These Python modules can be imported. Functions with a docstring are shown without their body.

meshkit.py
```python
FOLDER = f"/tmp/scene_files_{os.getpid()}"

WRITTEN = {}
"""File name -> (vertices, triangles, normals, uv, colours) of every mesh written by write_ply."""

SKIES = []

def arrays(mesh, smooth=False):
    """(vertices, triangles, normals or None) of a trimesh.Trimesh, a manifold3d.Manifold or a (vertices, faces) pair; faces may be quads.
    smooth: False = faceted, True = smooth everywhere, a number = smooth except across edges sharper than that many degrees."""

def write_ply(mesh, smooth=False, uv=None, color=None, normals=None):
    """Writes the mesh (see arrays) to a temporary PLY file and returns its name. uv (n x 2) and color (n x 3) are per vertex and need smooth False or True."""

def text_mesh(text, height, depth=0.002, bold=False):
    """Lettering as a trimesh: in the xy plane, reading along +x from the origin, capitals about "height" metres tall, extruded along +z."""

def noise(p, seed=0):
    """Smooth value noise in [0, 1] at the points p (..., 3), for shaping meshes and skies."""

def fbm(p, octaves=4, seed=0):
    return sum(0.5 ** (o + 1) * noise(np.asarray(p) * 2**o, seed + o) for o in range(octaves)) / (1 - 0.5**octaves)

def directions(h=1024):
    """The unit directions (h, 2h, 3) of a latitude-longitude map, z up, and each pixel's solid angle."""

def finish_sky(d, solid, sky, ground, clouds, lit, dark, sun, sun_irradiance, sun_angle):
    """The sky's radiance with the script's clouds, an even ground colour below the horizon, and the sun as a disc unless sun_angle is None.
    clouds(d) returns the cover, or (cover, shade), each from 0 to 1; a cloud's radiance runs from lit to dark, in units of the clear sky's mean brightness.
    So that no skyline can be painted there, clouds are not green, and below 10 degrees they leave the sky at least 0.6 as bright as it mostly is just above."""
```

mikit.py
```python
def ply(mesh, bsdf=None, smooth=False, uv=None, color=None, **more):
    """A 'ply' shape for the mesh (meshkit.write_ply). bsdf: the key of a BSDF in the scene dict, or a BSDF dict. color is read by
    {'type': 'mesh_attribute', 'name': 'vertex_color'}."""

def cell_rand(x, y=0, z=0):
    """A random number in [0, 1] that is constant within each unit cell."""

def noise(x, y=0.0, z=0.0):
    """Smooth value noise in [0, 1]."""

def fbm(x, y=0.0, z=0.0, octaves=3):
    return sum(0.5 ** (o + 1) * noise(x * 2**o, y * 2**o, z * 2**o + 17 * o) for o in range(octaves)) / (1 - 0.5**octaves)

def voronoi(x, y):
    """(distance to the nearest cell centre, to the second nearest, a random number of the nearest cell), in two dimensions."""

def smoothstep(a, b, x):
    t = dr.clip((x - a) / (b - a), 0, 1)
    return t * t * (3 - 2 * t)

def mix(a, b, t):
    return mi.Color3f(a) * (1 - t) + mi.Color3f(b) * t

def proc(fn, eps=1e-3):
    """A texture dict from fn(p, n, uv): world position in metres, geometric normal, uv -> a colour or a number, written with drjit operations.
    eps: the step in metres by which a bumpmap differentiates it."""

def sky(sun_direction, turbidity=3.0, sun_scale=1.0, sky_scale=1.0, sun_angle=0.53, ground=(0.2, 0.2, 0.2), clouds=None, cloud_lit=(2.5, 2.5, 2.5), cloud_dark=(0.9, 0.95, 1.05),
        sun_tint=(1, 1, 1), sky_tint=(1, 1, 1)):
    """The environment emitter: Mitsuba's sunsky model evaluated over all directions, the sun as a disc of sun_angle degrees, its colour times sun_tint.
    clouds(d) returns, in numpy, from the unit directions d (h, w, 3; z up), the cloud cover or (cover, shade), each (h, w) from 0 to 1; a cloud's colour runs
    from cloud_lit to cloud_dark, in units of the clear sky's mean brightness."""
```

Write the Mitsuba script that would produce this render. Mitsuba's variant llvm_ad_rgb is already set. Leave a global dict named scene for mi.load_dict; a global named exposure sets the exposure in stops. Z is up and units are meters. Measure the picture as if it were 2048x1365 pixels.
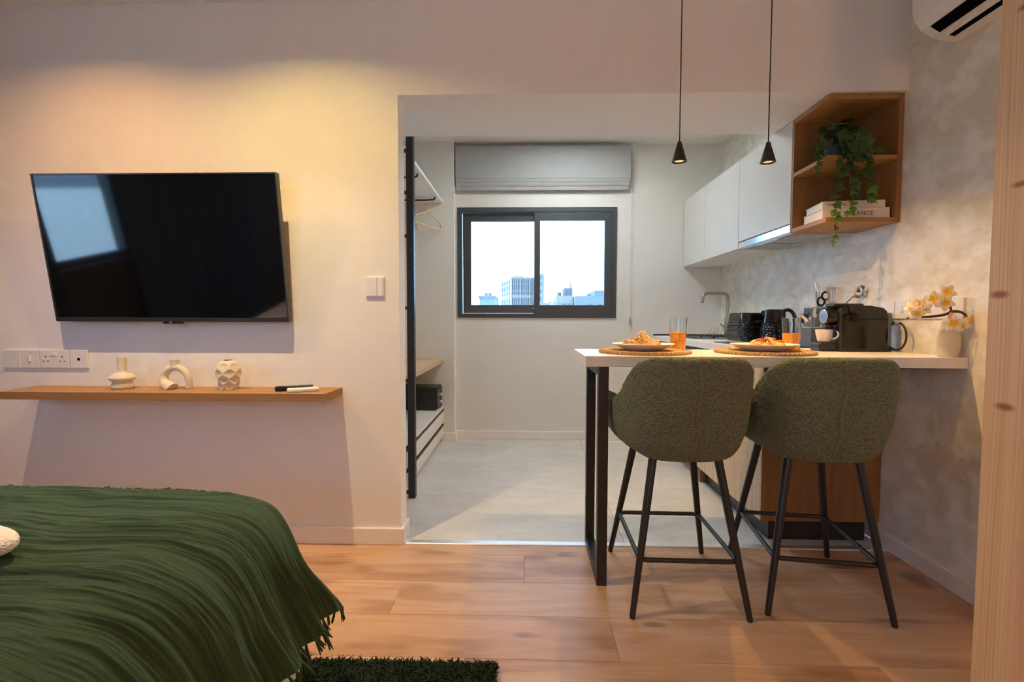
import math, random
import numpy as np, trimesh, drjit as dr, mitsuba as mi
from shapely.geometry import Polygon, box as sbox
import mikit, meshkit
from mikit import noise, fbm, voronoi, cell_rand, smoothstep, mix, proc

T = mi.ScalarTransform4f
V = np.array
scene, labels = {}, {}
RNG = np.random.default_rng(7)

# ------------------------------------------------------------------ camera, sky, exposure
F = 980.0
yaw, pitch, roll = math.atan(26 / F), math.atan(45 / math.hypot(F, 26)), math.radians(0.15)
fwd = V([-math.sin(yaw) * math.cos(pitch), math.cos(yaw) * math.cos(pitch), -math.sin(pitch)])
rgt = np.cross(fwd, [0, 0, 1]); rgt /= np.linalg.norm(rgt)
upv = -math.sin(roll) * rgt + math.cos(roll) * np.cross(rgt, fwd)
EYE = V([0, 0, 1.07])
scene['camera'] = {'type': 'perspective', 'fov': math.degrees(2 * math.atan(1024 / F)), 'fov_axis': 'x', 'near_clip': 0.05, 'far_clip': 2000.0,
                   'to_world': T().look_at(origin=EYE.tolist(), target=(EYE + fwd).tolist(), up=upv.tolist())}
scene['sky'] = mikit.sky((-0.3, 0.75, 0.6), turbidity=6.0, sun_scale=0.0, sky_scale=13.0, ground=(0.22, 0.22, 0.22), sky_tint=(0.6, 1.03, 1.64),
                         clouds=lambda d: (0.92 + 0 * d[..., 0], 0.5 - 0.45 * (0.65 * d[..., 1] - 0.76 * d[..., 0]) + 0.2 * (meshkit.fbm(d * 2.0, 3) - 0.5)), cloud_lit=(1.4, 2.3, 3.6), cloud_dark=(0.7, 1.45, 2.55))
exposure = -0.05
WARM = V([1.0, 0.70, 0.36])
WARM2 = V([1.0, 0.78, 0.52])
SPOTS = [  # position, colour of the wide beam, colour of the narrow core, label
    ((-0.98, 1.645, 2.42), V([4.7, 3.2, 0.95]), V([4.6, 4.0, 3.3]), 'black cylinder ceiling spotlight above the right end of the television'),
    ((-1.9, 1.645, 2.42), V([4.0, 1.95, 0.6]), V([3.2, 2.9, 2.8]), 'black cylinder ceiling spotlight above the left end of the television'),
]
KITCHEN_FILL = V([0.95, 1.04, 1.03]) * 18.5
UNSEEN_GLOBE_LIGHT = V([1.0, 0.44, 0.07]) * 56.0
PENDANT_LIGHT = V([1.78, 1.0, 0.33])

# ------------------------------------------------------------------ helpers
COUNT = {}
def key_of(name, parent=None):
    base = f'{parent}__{name}' if parent else name
    n = COUNT.get(base, 0); COUNT[base] = n + 1
    return base if n == 0 else f'{base}_{n:03d}'
def tag(k, label=None, cat=None, group=None, kind=None):
    d = labels.setdefault(k, {})
    for a, b in (('label', label), ('category', cat), ('group', group), ('kind', kind)):
        if b: d[a] = b
    return k
def thing(name, label, cat, group=None):
    k = key_of(name); return tag(k, label, cat, group)
def add(name, mesh, mat, smooth=False, parent=None, label=None, cat=None, group=None, kind=None, to_world=None, **kw):
    k = key_of(name, parent)
    d = mesh if isinstance(mesh, dict) else mikit.ply(mesh, mat, smooth=smooth, **kw)
    if isinstance(mesh, dict):
        d = {**mesh, 'bsdf': {'type': 'ref', 'id': mat}}
    if to_world is not None: d = {**d, 'to_world': to_world}
    scene[k] = d
    if label or cat or group or kind: tag(k, label, cat, group, kind)
    return k
def cat_(ms): return trimesh.util.concatenate(ms)
def raw(v, f): return trimesh.Trimesh(np.asarray(v, float), np.asarray(f, int), process=False)
def bx(x0, x1, y0, y1, z0, z1, c=0.0):
    """box with chamfered edges"""
    if c <= 0:
        m = trimesh.creation.box((x1 - x0, y1 - y0, z1 - z0)); m.apply_translation(((x0 + x1) / 2, (y0 + y1) / 2, (z0 + z1) / 2)); return m
    c = min(c, 0.49 * min(x1 - x0, y1 - y0, z1 - z0))
    p = []
    for sx in (0, 1):
        for sy in (0, 1):
            for sz in (0, 1):
                q = V([x1 if sx else x0, y1 if sy else y0, z1 if sz else z0], float)
                s = V([-1 if sx else 1, -1 if sy else 1, -1 if sz else 1]) * c
                for k in range(3):
                    w = q + s; w[k] = q[k]; p.append(w)
    return trimesh.convex.convex_hull(np.array(p))
def rbox(x0, x1, y0, y1, z0, z1, r, n=2):
    """box with round edges: hull of spheres"""
    s = trimesh.creation.icosphere(subdivisions=n, radius=r).vertices
    c = V([[a, b, d] for a in (x0 + r, x1 - r) for b in (y0 + r, y1 - r) for d in (z0 + r, z1 - r)])
    return trimesh.convex.convex_hull((c[:, None] + s[None]).reshape(-1, 3))
def lathe(prof, n=48, center=(0, 0, 0), closed=False):
    prof = np.asarray(prof, float); m = len(prof); a = np.arange(n) * 2 * np.pi / n
    v = np.stack([prof[:, None, 0] * np.cos(a), prof[:, None, 0] * np.sin(a), np.broadcast_to(prof[:, None, 1], (m, n))], -1).reshape(-1, 3)
    i, j = np.meshgrid(np.arange(m if closed else m - 1), np.arange(n), indexing='ij')
    i2, j2 = (i + 1) % m, (j + 1) % n
    q = np.stack([i * n + j, i * n + j2, i2 * n + j2, i2 * n + j], -1).reshape(-1, 4)
    f = np.vstack([q[:, [0, 1, 2]], q[:, [0, 2, 3]]])
    return raw(v + V(center), f)
def grid_mesh(P, wrap_u=False, wrap_v=False, flip=False):
    """P: (n, m, 3) points -> mesh"""
    n, m = P.shape[:2]
    i, j = np.meshgrid(np.arange(n if wrap_u else n - 1), np.arange(m if wrap_v else m - 1), indexing='ij')
    i2, j2 = (i + 1) % n, (j + 1) % m
    q = np.stack([i * m + j, i2 * m + j, i2 * m + j2, i * m + j2], -1).reshape(-1, 4)
    if flip: q = q[:, ::-1]
    return raw(P.reshape(-1, 3), np.vstack([q[:, [0, 1, 2]], q[:, [0, 2, 3]]]))
def tube(pts, r, n=10, caps=True):
    p = np.asarray(pts, float); k = len(p); r = np.broadcast_to(np.asarray(r, float), (k,))
    t = np.gradient(p, axis=0); t /= np.linalg.norm(t, axis=1, keepdims=True) + 1e-12
    a = np.cross(t[0], [0, 0, 1.0] if abs(t[0][2]) < 0.9 else [1.0, 0, 0]); a /= np.linalg.norm(a)
    A = []
    for x in t:
        a = a - x * (a @ x); a /= np.linalg.norm(a) + 1e-12; A.append(a)
    A = np.array(A); B = np.cross(t, A); g = np.arange(n) * 2 * np.pi / n
    v = p[:, None] + r[:, None, None] * (np.cos(g)[None, :, None] * A[:, None] + np.sin(g)[None, :, None] * B[:, None])
    i, j = np.meshgrid(np.arange(k - 1), np.arange(n), indexing='ij'); j2 = (j + 1) % n
    q = np.stack([i * n + j, i * n + j2, (i + 1) * n + j2, (i + 1) * n + j], -1).reshape(-1, 4)
    f = [q[:, [0, 1, 2]], q[:, [0, 2, 3]]]; v = v.reshape(-1, 3)
    if caps:
        v = np.vstack([v, p[:1], p[-1:]]); c0, c1 = len(v) - 2, len(v) - 1; g = np.arange(n)
        f.append(np.stack([np.full(n, c0), (g + 1) % n, g], 1)); f.append(np.stack([np.full(n, c1), (k - 1) * n + g, (k - 1) * n + (g + 1) % n], 1))
    return raw(v, np.vstack(f))
def spline(pts, n=40):
    from scipy.interpolate import CubicSpline
    p = np.asarray(pts, float); s = np.r_[0, np.cumsum(np.linalg.norm(np.diff(p, axis=0), axis=1))]
    return CubicSpline(s, p)(np.linspace(0, s[-1], n))
def extrude(poly, h): return trimesh.creation.extrude_polygon(poly, h, engine='earcut')
def ext_axis(poly, a0, a1, axis):
    """extrude a polygon given in the other two coordinates along axis 'x' (poly=(y,z)) or 'y' (poly=(x,z))"""
    m = extrude(poly, a1 - a0); v = np.array(m.vertices)
    if axis == 'x': w = np.stack([v[:, 2] + a0, v[:, 0], v[:, 1]], 1)
    elif axis == 'y': w = np.stack([v[:, 0], v[:, 2] + a0, v[:, 1]], 1)
    else: w = v + V([0, 0, a0])
    m = raw(w, m.faces)
    if m.volume < 0: m.invert()
    return m
def rotz(m, deg, at=(0, 0, 0)):
    m = m.copy(); m.apply_transform(trimesh.transformations.rotation_matrix(math.radians(deg), [0, 0, 1], at)); return m
def rot(m, deg, ax, at=(0, 0, 0)):
    m = m.copy(); m.apply_transform(trimesh.transformations.rotation_matrix(math.radians(deg), ax, at)); return m
def mv(m, x, y, z): m = m.copy(); m.apply_translation((x, y, z)); return m
def orient(m):
    m = m.copy()
    if m.volume < 0: m.invert()
    return m

# ------------------------------------------------------------------ materials
def rgb(c): return {'type': 'rgb', 'value': list(c)}
def mat(name, base, rough=0.5, **kw):
    b = base if isinstance(base, dict) else rgb(base)
    scene[name] = {'type': 'twosided', 'bsdf': {'type': 'principled', 'base_color': b, 'roughness': rough, **kw}}
    return name
def bump(name, base, fn, scale=1.0, rough=0.6, eps=1e-3, **kw):
    b = base if isinstance(base, dict) else rgb(base)
    scene[name] = {'type': 'twosided', 'bsdf': {'type': 'bumpmap', 'arbitrary': proc(fn, eps), 'scale': scale, 'bsdf': {'type': 'principled', 'base_color': b, 'roughness': rough, **kw}}}
    return name
def wood(axis, light, dark, sc=1.0, knots=0.0):
    def fn(p, n, uv):
        a, b, c = ((p.x, p.y, p.z), (p.y, p.x, p.z), (p.z, p.x, p.y))[axis]
        w = fbm(a * 1.3 * sc, b * 9 * sc, c * 9 * sc, 3) * 1.6
        ring = fbm(a * 1.2 * sc, b * 42 * sc + w * 3, c * 42 * sc + w * 2, 3)
        fine = fbm(a * 9 * sc, b * 260 * sc, c * 260 * sc, 2)
        t = dr.clip(ring * 1.15 - 0.1 + 0.35 * (fine - 0.5) + 0.4 * (w * 0.6 - 0.5), 0, 1)
        col = mix(dark, light, t)
        if knots:
            d = noise(a * 3.1 + 9, b * 5, c * 5)
            col = col * (1 - knots * smoothstep(0.86, 0.97, d))
        return col
    return proc(fn)
mat('white_paint', (0.79, 0.785, 0.77), 0.75, specular=0.25)
mat('ceiling_paint', (0.80, 0.78, 0.75), 0.8, specular=0.2)
mat('kitchen_paint', (0.73, 0.72, 0.685), 0.7, specular=0.25)
mat('charcoal_paint', (0.05, 0.048, 0.05), 0.8, specular=0.1)
mat('trim_white', (0.80, 0.78, 0.76), 0.45)
def stucco_col(p, n, uv):
    a = fbm(p.y * 5 + 3, p.z * 6, p.x * 3, 4); b = fbm(p.y * 17, p.z * 21, 3.0, 4); c = fbm(p.y * 9 + 30 + 2.5 * b, p.z * 13 - 2 * a, 7.0, 3)
    t = dr.clip(0.2 + 1.2 * (a - 0.5) + 0.7 * smoothstep(0.35, 0.72, b) + 0.5 * (c - 0.5), 0, 1)
    return mix((0.70, 0.66, 0.56), (0.85, 0.84, 0.785), t)
def stucco_h(p, n, uv):
    a = fbm(p.y * 5 + 3, p.z * 6, p.x * 3, 3); b = fbm(p.y * 16 + 2 * a, p.z * 20, 3.0, 3)
    return 0.0048 * smoothstep(0.25, 0.75, b) + 0.0014 * fbm(p.y * 55, p.z * 65, 1.0, 2) + 0.004 * a
bump('stucco', proc(stucco_col), stucco_h, 1.0, 0.42, 2e-3, specular=0.45)
PW, PL = 0.2245, 1.28; PY0 = 2.165
def floor_cell(px, py):
    row = dr.floor((PY0 - py) / PW); off = row * 0.382 - dr.floor(row * 0.382)
    return row, dr.floor(px / PL + off)
def plank_col(p, n, uv):
    row, col = floor_cell(p.x, p.y)
    r = cell_rand(row, col, 3); r2 = cell_rand(row, col, 8)
    x, y = p.x + r * 7, p.y + r2 * 5
    w = fbm(x * 1.5, y * 7, r * 9, 3)
    g = fbm(x * 2.2, y * 38 + 6 * w, r2 * 5, 3); f = fbm(x * 8, y * 210, 2.0, 2)
    cloud = fbm(x * 3.2, y * 9, 4.0, 3)
    t = dr.clip(0.60 + 0.62 * (g - 0.5) + 0.25 * (f - 0.5) + 0.25 * (r - 0.5) - 0.40 * smoothstep(0.52, 0.75, cloud), 0, 1)
    c = mix((0.33, 0.180, 0.098), (0.61, 0.40, 0.255), t)
    kn = smoothstep(0.80, 0.9, noise(x * 4.2, y * 14, r * 31))
    return c * (1 - 0.5 * kn)
mat('floor_wood', proc(plank_col), 0.36, specular=0.45)
def tile_col(p, n, uv):
    a = fbm(p.x * 2.2, p.y * 3.5, 1.0, 4); b = fbm(p.x * 9 + 3 * a, p.y * 16, 2.0, 4); v = fbm(p.x * 5, p.y * 18 + 4 * a, 5.0, 3)
    return mix((0.50, 0.495, 0.47), (0.63, 0.625, 0.60), dr.clip(0.5 + 1.0 * (a - 0.5) + 0.7 * (b - 0.5), 0, 1)) * (1 - 0.08 * smoothstep(0.04, 0.0, dr.abs(v - 0.5)))
mat('floor_tile', proc(tile_col), 0.38, specular=0.5)
mat('grout', (0.32, 0.31, 0.29), 0.8)
mat('joint_brown', (0.20, 0.11, 0.06), 0.8)
mat('oak_x', wood(0, (0.36, 0.195, 0.075), (0.25, 0.12, 0.04)), 0.5)
mat('oak_shelf', wood(1, (0.36, 0.19, 0.068), (0.25, 0.12, 0.04)), 0.5)
mat('oak_y', wood(1, (0.60, 0.43, 0.25), (0.43, 0.28, 0.14)), 0.5)
mat('oak_z', wood(2, (0.30, 0.15, 0.05), (0.19, 0.085, 0.025)), 0.5)
mat('oak_light', wood(2, (0.66, 0.52, 0.36), (0.50, 0.36, 0.22)), 0.5)
def pine(p, n, uv):
    w = fbm(p.x * 6, p.y * 6, p.z * 1.1, 2)
    g = p.y + 0.55 * p.x + 0.02 * w
    s = dr.sin(g * 700 + 9 * noise(g * 60, p.z * 0.7) + 4 * noise(g * 25, 3.0)); h = fbm(g * 260, p.z * 2.5, 1.0, 2)
    t = dr.clip(0.55 + 0.13 * s + 0.5 * (h - 0.5) + 0.5 * (noise(g * 38, p.z * 0.9) - 0.5), 0, 1)
    c = mix((0.50, 0.29, 0.145), (0.74, 0.54, 0.33), t)
    for (ky, kz, sc) in ((1.175, 0.865, 1.0), (1.20, 1.13, 1.0), (1.16, 1.38, 0.8), (1.165, 1.78, 0.9)):
        d = dr.sqrt(dr.square((p.y - ky) / 0.030) + dr.square((p.z - kz) / (0.012 * sc)))
        c = mix((0.30, 0.115, 0.05), c, smoothstep(0.25, 1.15, d))
    return c
mat('pine', proc(pine), 0.5)
mat('black_metal', (0.013, 0.013, 0.014), 0.38, specular=0.5)
mat('black_gloss', (0.005, 0.005, 0.006), 0.06, specular=0.5)
mat('black_plastic', (0.014, 0.014, 0.016), 0.35)
mat('void_black', (0.004, 0.004, 0.004), 0.9, specular=0.0)
mat('tv_screen', (0.003, 0.003, 0.004), 0.05, eta=2.3)
mat('tv_bezel', (0.03, 0.032, 0.038), 0.3)
mat('anthracite', (0.045, 0.055, 0.062), 0.42)
mat('laminate_white', (0.74, 0.71, 0.67), 0.42)
mat('cabinet_grey', (0.60, 0.575, 0.54), 0.38, specular=0.5)
def bar_col(p, n, uv):
    g = fbm(p.x * 3, p.y * 60, p.z * 60, 3)
    return mix((0.72, 0.68, 0.63), (0.80, 0.765, 0.72), g)
mat('bar_laminate', proc(bar_col), 0.3)
mat('chrome', (0.75, 0.75, 0.76), 0.16, metallic=1.0)
mat('steel', (0.55, 0.55, 0.54), 0.32, metallic=1.0)
mat('tap_metal', (0.42, 0.40, 0.36), 0.28, metallic=1.0)
mat('alu', (0.92, 0.93, 0.94), 0.32, metallic=0.8)
mat('white_plastic', (0.76, 0.755, 0.75), 0.35)
mat('grey_plastic', (0.35, 0.35, 0.37), 0.45)
mat('ceramic_cream', (0.64, 0.575, 0.46), 0.6)
mat('porcelain', (0.82, 0.79, 0.75), 0.2)
mat('cup_glaze', (0.80, 0.72, 0.64), 0.25)
mat('dark_pot', (0.05, 0.055, 0.065), 0.6)
mat('red_mark', (0.6, 0.02, 0.03), 0.4)
def blind_col(p, n, uv): return mix((0.36, 0.365, 0.365), (0.43, 0.435, 0.435), fbm(p.x * 400, p.z * 400, p.y * 90, 2))
mat('blind_cloth', proc(blind_col), 0.9, specular=0.1)
def boucle_h(p, n, uv): return 0.0045 * fbm(p.x * 190, p.y * 190, p.z * 190, 2)
def boucle_c(p, n, uv):
    t = fbm(p.x * 210, p.y * 210, p.z * 210, 2)
    return mix((0.085, 0.100, 0.060), (0.165, 0.187, 0.125), smoothstep(0.2, 0.8, t))
bump('boucle', proc(boucle_c), boucle_h, 1.0, 0.95, 1.5e-3, specular=0.1, sheen=0.5)
def throw_c(p, n, uv):
    f = noise(p.x * 420, p.y * 420, p.z * 420); t = fbm(p.x * 6, p.y * 8, p.z * 6, 2)
    return mix((0.032, 0.060, 0.038), (0.054, 0.094, 0.058), dr.clip(0.5 * t + 0.5 * f, 0, 1))
def throw_h(p, n, uv): return 0.0034 * fbm(p.x * 10 + 3 * noise(p.x * 9, p.y * 9, p.z * 9), p.y * 170 + 8 * noise(p.x * 6, p.y * 8, p.z * 6), p.z * 10, 2) + 0.0007 * noise(p.x * 300, p.y * 300, p.z * 300)
bump('boucle_seam', (0.155, 0.148, 0.088), boucle_h, 1.0, 0.95, 1.5e-3, specular=0.1, sheen=0.5)
bump('throw_cloth', proc(throw_c), throw_h, 1.0, 0.9, 1.5e-3, specular=0.1, sheen=0.35)
mat('linen', (0.76, 0.75, 0.74), 0.9, specular=0.1)
def towel_h(p, n, uv): return 0.004 * noise(p.x * 330, p.y * 330, p.z * 330)
bump('towel_cloth', (0.80, 0.78, 0.76), towel_h, 1.0, 0.95, 1e-3, specular=0.1)
mat('rug_pile', (0.030, 0.050, 0.036), 0.95, specular=0.1)
mat('rug_pile_dark', (0.016, 0.028, 0.021), 0.95, specular=0.1)
mat('curtain_blue', (0.03, 0.07, 0.12), 0.9, specular=0.1)
def mat_straw(p, n, uv): return mix((0.30, 0.16, 0.06), (0.66, 0.45, 0.24), fbm(p.x * 90, p.y * 90, p.z * 200, 3))
mat('straw', proc(mat_straw), 0.8)
def crust(p, n, uv):
    t = fbm(p.x * 55, p.y * 55, p.z * 70, 4)
    return mix((0.42, 0.15, 0.025), (0.80, 0.52, 0.22), smoothstep(0.28, 0.62, t))
mat('pastry_crust', proc(crust), 0.5)
mat('pastry_dough', (0.80, 0.50, 0.16), 0.45)
mat('fruit_glaze', (0.72, 0.13, 0.015), 0.15)
mat('juice', (0.95, 0.36, 0.0), 0.3)
scene['glass'] = {'type': 'dielectric', 'int_ior': 1.5, 'ext_ior': 1.0}
scene['window_glass'] = {'type': 'thindielectric', 'int_ior': 1.5, 'ext_ior': 1.0}
def leaf(name, c): scene[name] = {'type': 'twosided', 'bsdf': {'type': 'principled', 'base_color': rgb(c), 'roughness': 0.45, 'specular': 0.4}}
for i, c in enumerate(((0.022, 0.055, 0.014), (0.035, 0.085, 0.016), (0.07, 0.17, 0.022))): leaf(f'leaf_green_{"abc"[i]}', c)
mat('stem_brown', (0.12, 0.06, 0.03), 0.7)
mat('twig', (0.075, 0.03, 0.02), 0.7)
mat('bud_pink', (0.75, 0.32, 0.24), 0.5)
mat('petal_heart', (0.85, 0.42, 0.01), 0.5)
def petal_c(p, n, uv): return mix((0.92, 0.55, 0.02), (0.90, 0.84, 0.70), smoothstep(0.26, 0.50, uv.x))
mat('petal', proc(petal_c), 0.5)
mat('paper', (0.78, 0.75, 0.70), 0.8)
mat('book_cream', (0.70, 0.62, 0.53), 0.6)
mat('book_beige', (0.68, 0.59, 0.48), 0.6)
mat('ink', (0.03, 0.03, 0.03), 0.6)
mat('smoke_acrylic', (0.10, 0.13, 0.155), 0.12, specular=0.6)
mat('acrylic_edge', (0.36, 0.43, 0.48), 0.2)
mat('hanger_wood', (0.66, 0.48, 0.24), 0.4)
mat('gold_wood', (0.62, 0.40, 0.13), 0.4)
mat('facade_white', (0.44, 0.40, 0.33), 0.9)
mat('facade_blue', (0.27, 0.30, 0.30), 0.9)
mat('facade_pale', (0.40, 0.38, 0.33), 0.9)
mat('facade_window', (0.16, 0.16, 0.16), 0.6)
mat('facade_dark', (0.20, 0.20, 0.20), 0.9)
mat('unseen_pale_ground', (0.58, 0.54, 0.45), 0.9)

# ------------------------------------------------------------------ structure
W, K, XR, ZC = 2.265, 4.30, 1.695, 2.505       # TV wall face, window wall face, right wall face, room ceiling
XL, YB, ZK = -3.2, -2.8, 2.57                 # left wall face, back wall face, kitchen ceiling
JX, HB, HD = -0.584, 2.085, 2.77              # jamb, header bottom, header depth end
# TV wall with the kitchen opening: left leaf and header
add('wall_back', cat_([bx(XL, JX, W, W + 0.11, 0, ZC + 0.25), bx(JX, XR + 0.05, W, HD, HB, ZC + 0.25), bx(-1.4, JX + 0.001, W + 0.109, HD, HB, ZC + 0.25)]), 'white_paint', kind='structure',
    label='white wall with the television and the deep header over the kitchen opening')
add('wall_right', bx(XR, XR + 0.2, YB - 0.2, K + 0.2, 0, ZC + 0.3), 'stucco', kind='structure', label='cream polished plaster wall on the right')
wp = Polygon([(-1.5, 0), (XR, 0), (XR, ZK + 0.2), (-1.5, ZK + 0.2)], [[(-0.575, 1.09), (-0.575, 2.02), (0.775, 2.02), (0.775, 1.09)]])
add('wall_kitchen', ext_axis(wp, K, K + 0.2, 'y'), 'kitchen_paint', kind='structure', label='white kitchen wall with the window')
add('wall_pilaster', bx(-1.3, -0.61, 4.21, K + 0.01, 0, ZK), 'kitchen_paint', kind='structure', label='shallow pilaster left of the kitchen window')
add('wall_alcove', bx(-1.5, -1.3, W + 0.11, K, 0, ZK), 'kitchen_paint', kind='structure', label='side wall behind the open wardrobe')
lp = Polygon([(YB - 0.2, 0), (W + 0.11, 0), (W + 0.11, ZC), (YB - 0.2, ZC)], [[(0.3, 1.05), (0.3, 2.2), (1.2, 2.2), (1.2, 1.05)]])
add('wall_left', ext_axis(lp, XL - 0.2, XL, 'x'), 'charcoal_paint', kind='structure', label='dark wall with a window on the left, out of view, darkening the television reflection')  # out-of-view wall, painted dark to keep the television reflection black
add('wall_rear', ext_axis(Polygon([(XL, 0), (XR, 0), (XR, ZC), (XL, ZC)], [[(-2.7, 0.9), (-2.7, 2.3), (-0.6, 2.3), (-0.6, 0.9)]]), YB - 0.2, YB, 'y'), 'white_paint', kind='structure', label='white wall behind the viewer')
add('ceiling', bx(XL - 0.2, XR + 0.2, YB - 0.2, W + 0.001, ZC, ZC + 0.2), 'ceiling_paint', kind='structure', label='white room ceiling')
add('ceiling_kitchen', bx(-1.5, XR + 0.05, HD - 0.3, K + 0.2, ZK, ZK + 0.2), 'ceiling_paint', kind='structure', label='white kitchen ceiling')
# wooden floor: every plank a piece
add('floor', bx(XL, XR, YB, W, -0.06, -0.012), 'joint_brown', kind='structure', label='oak plank floor of the room')
row = -1
while True:
    y1 = min(PY0 - row * PW, W); y0 = max(PY0 - (row + 1) * PW, YB)
    if y1 <= YB: break
    off = (row * 0.382) % 1.0
    c0 = math.floor(XL / PL + off)
    while True:
        xa, xb = (c0 - off) * PL, (c0 + 1 - off) * PL; c0 += 1
        if xa >= XR: break
        xa, xb = max(xa, XL), min(xb, XR)
        if xb - xa < 0.01: continue
        g = 0.00035
        add('plank', bx(xa + g, xb - g, y0 + g, y1 - g, -0.014, 0.0, 0.0007), 'floor_wood', parent='floor')
    row += 1
add('floor_kitchen', bx(-1.5, XR, W, K, -0.06, -0.009), 'grout', kind='structure', label='grey stone-look tile floor of the kitchen')
for ya, yb in ((W, 2.895), (2.895, 4.095), (4.095, K)):
    for xa, xb in ((-1.5, -0.72), (-0.72, 0.48), (0.48, XR)):
        add('tile', bx(xa + 0.0008, xb - 0.0008, ya + 0.0008, yb - 0.0008, -0.012, 0.0, 0.001), 'floor_tile', parent='floor_kitchen')
add('trim_1', bx(JX - 0.02, XR, W - 0.004, W + 0.036, -0.004, 0.006, 0.003), 'alu', kind='structure', label='pale metal threshold strip between wood and tiles')
# baseboards
add('baseboard_back', bx(XL, JX + 0.016, W - 0.016, W + 0.001, 0, 0.078, 0.002), 'trim_white', kind='structure', label='white baseboard under the television wall')
add('baseboard_jamb', bx(JX - 0.001, JX + 0.016, W - 0.016, W + 0.11, 0, 0.078, 0.002), 'trim_white', kind='structure', label='white baseboard round the jamb of the opening')
add('baseboard_right', bx(XR - 0.016, XR + 0.001, YB, 2.37, 0, 0.072, 0.002), 'trim_white', kind='structure', label='white baseboard of the plaster wall')
add('baseboard_kitchen', cat_([bx(-0.61, 1.2, K - 0.014, K + 0.001, 0, 0.075, 0.002), bx(-0.611, -0.596, 4.196, K, 0, 0.075, 0.002), bx(-0.72, -0.596, 4.196, 4.211, 0, 0.075, 0.002)]), 'trim_white', kind='structure',
    label='low baseboard under the kitchen window')

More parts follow.
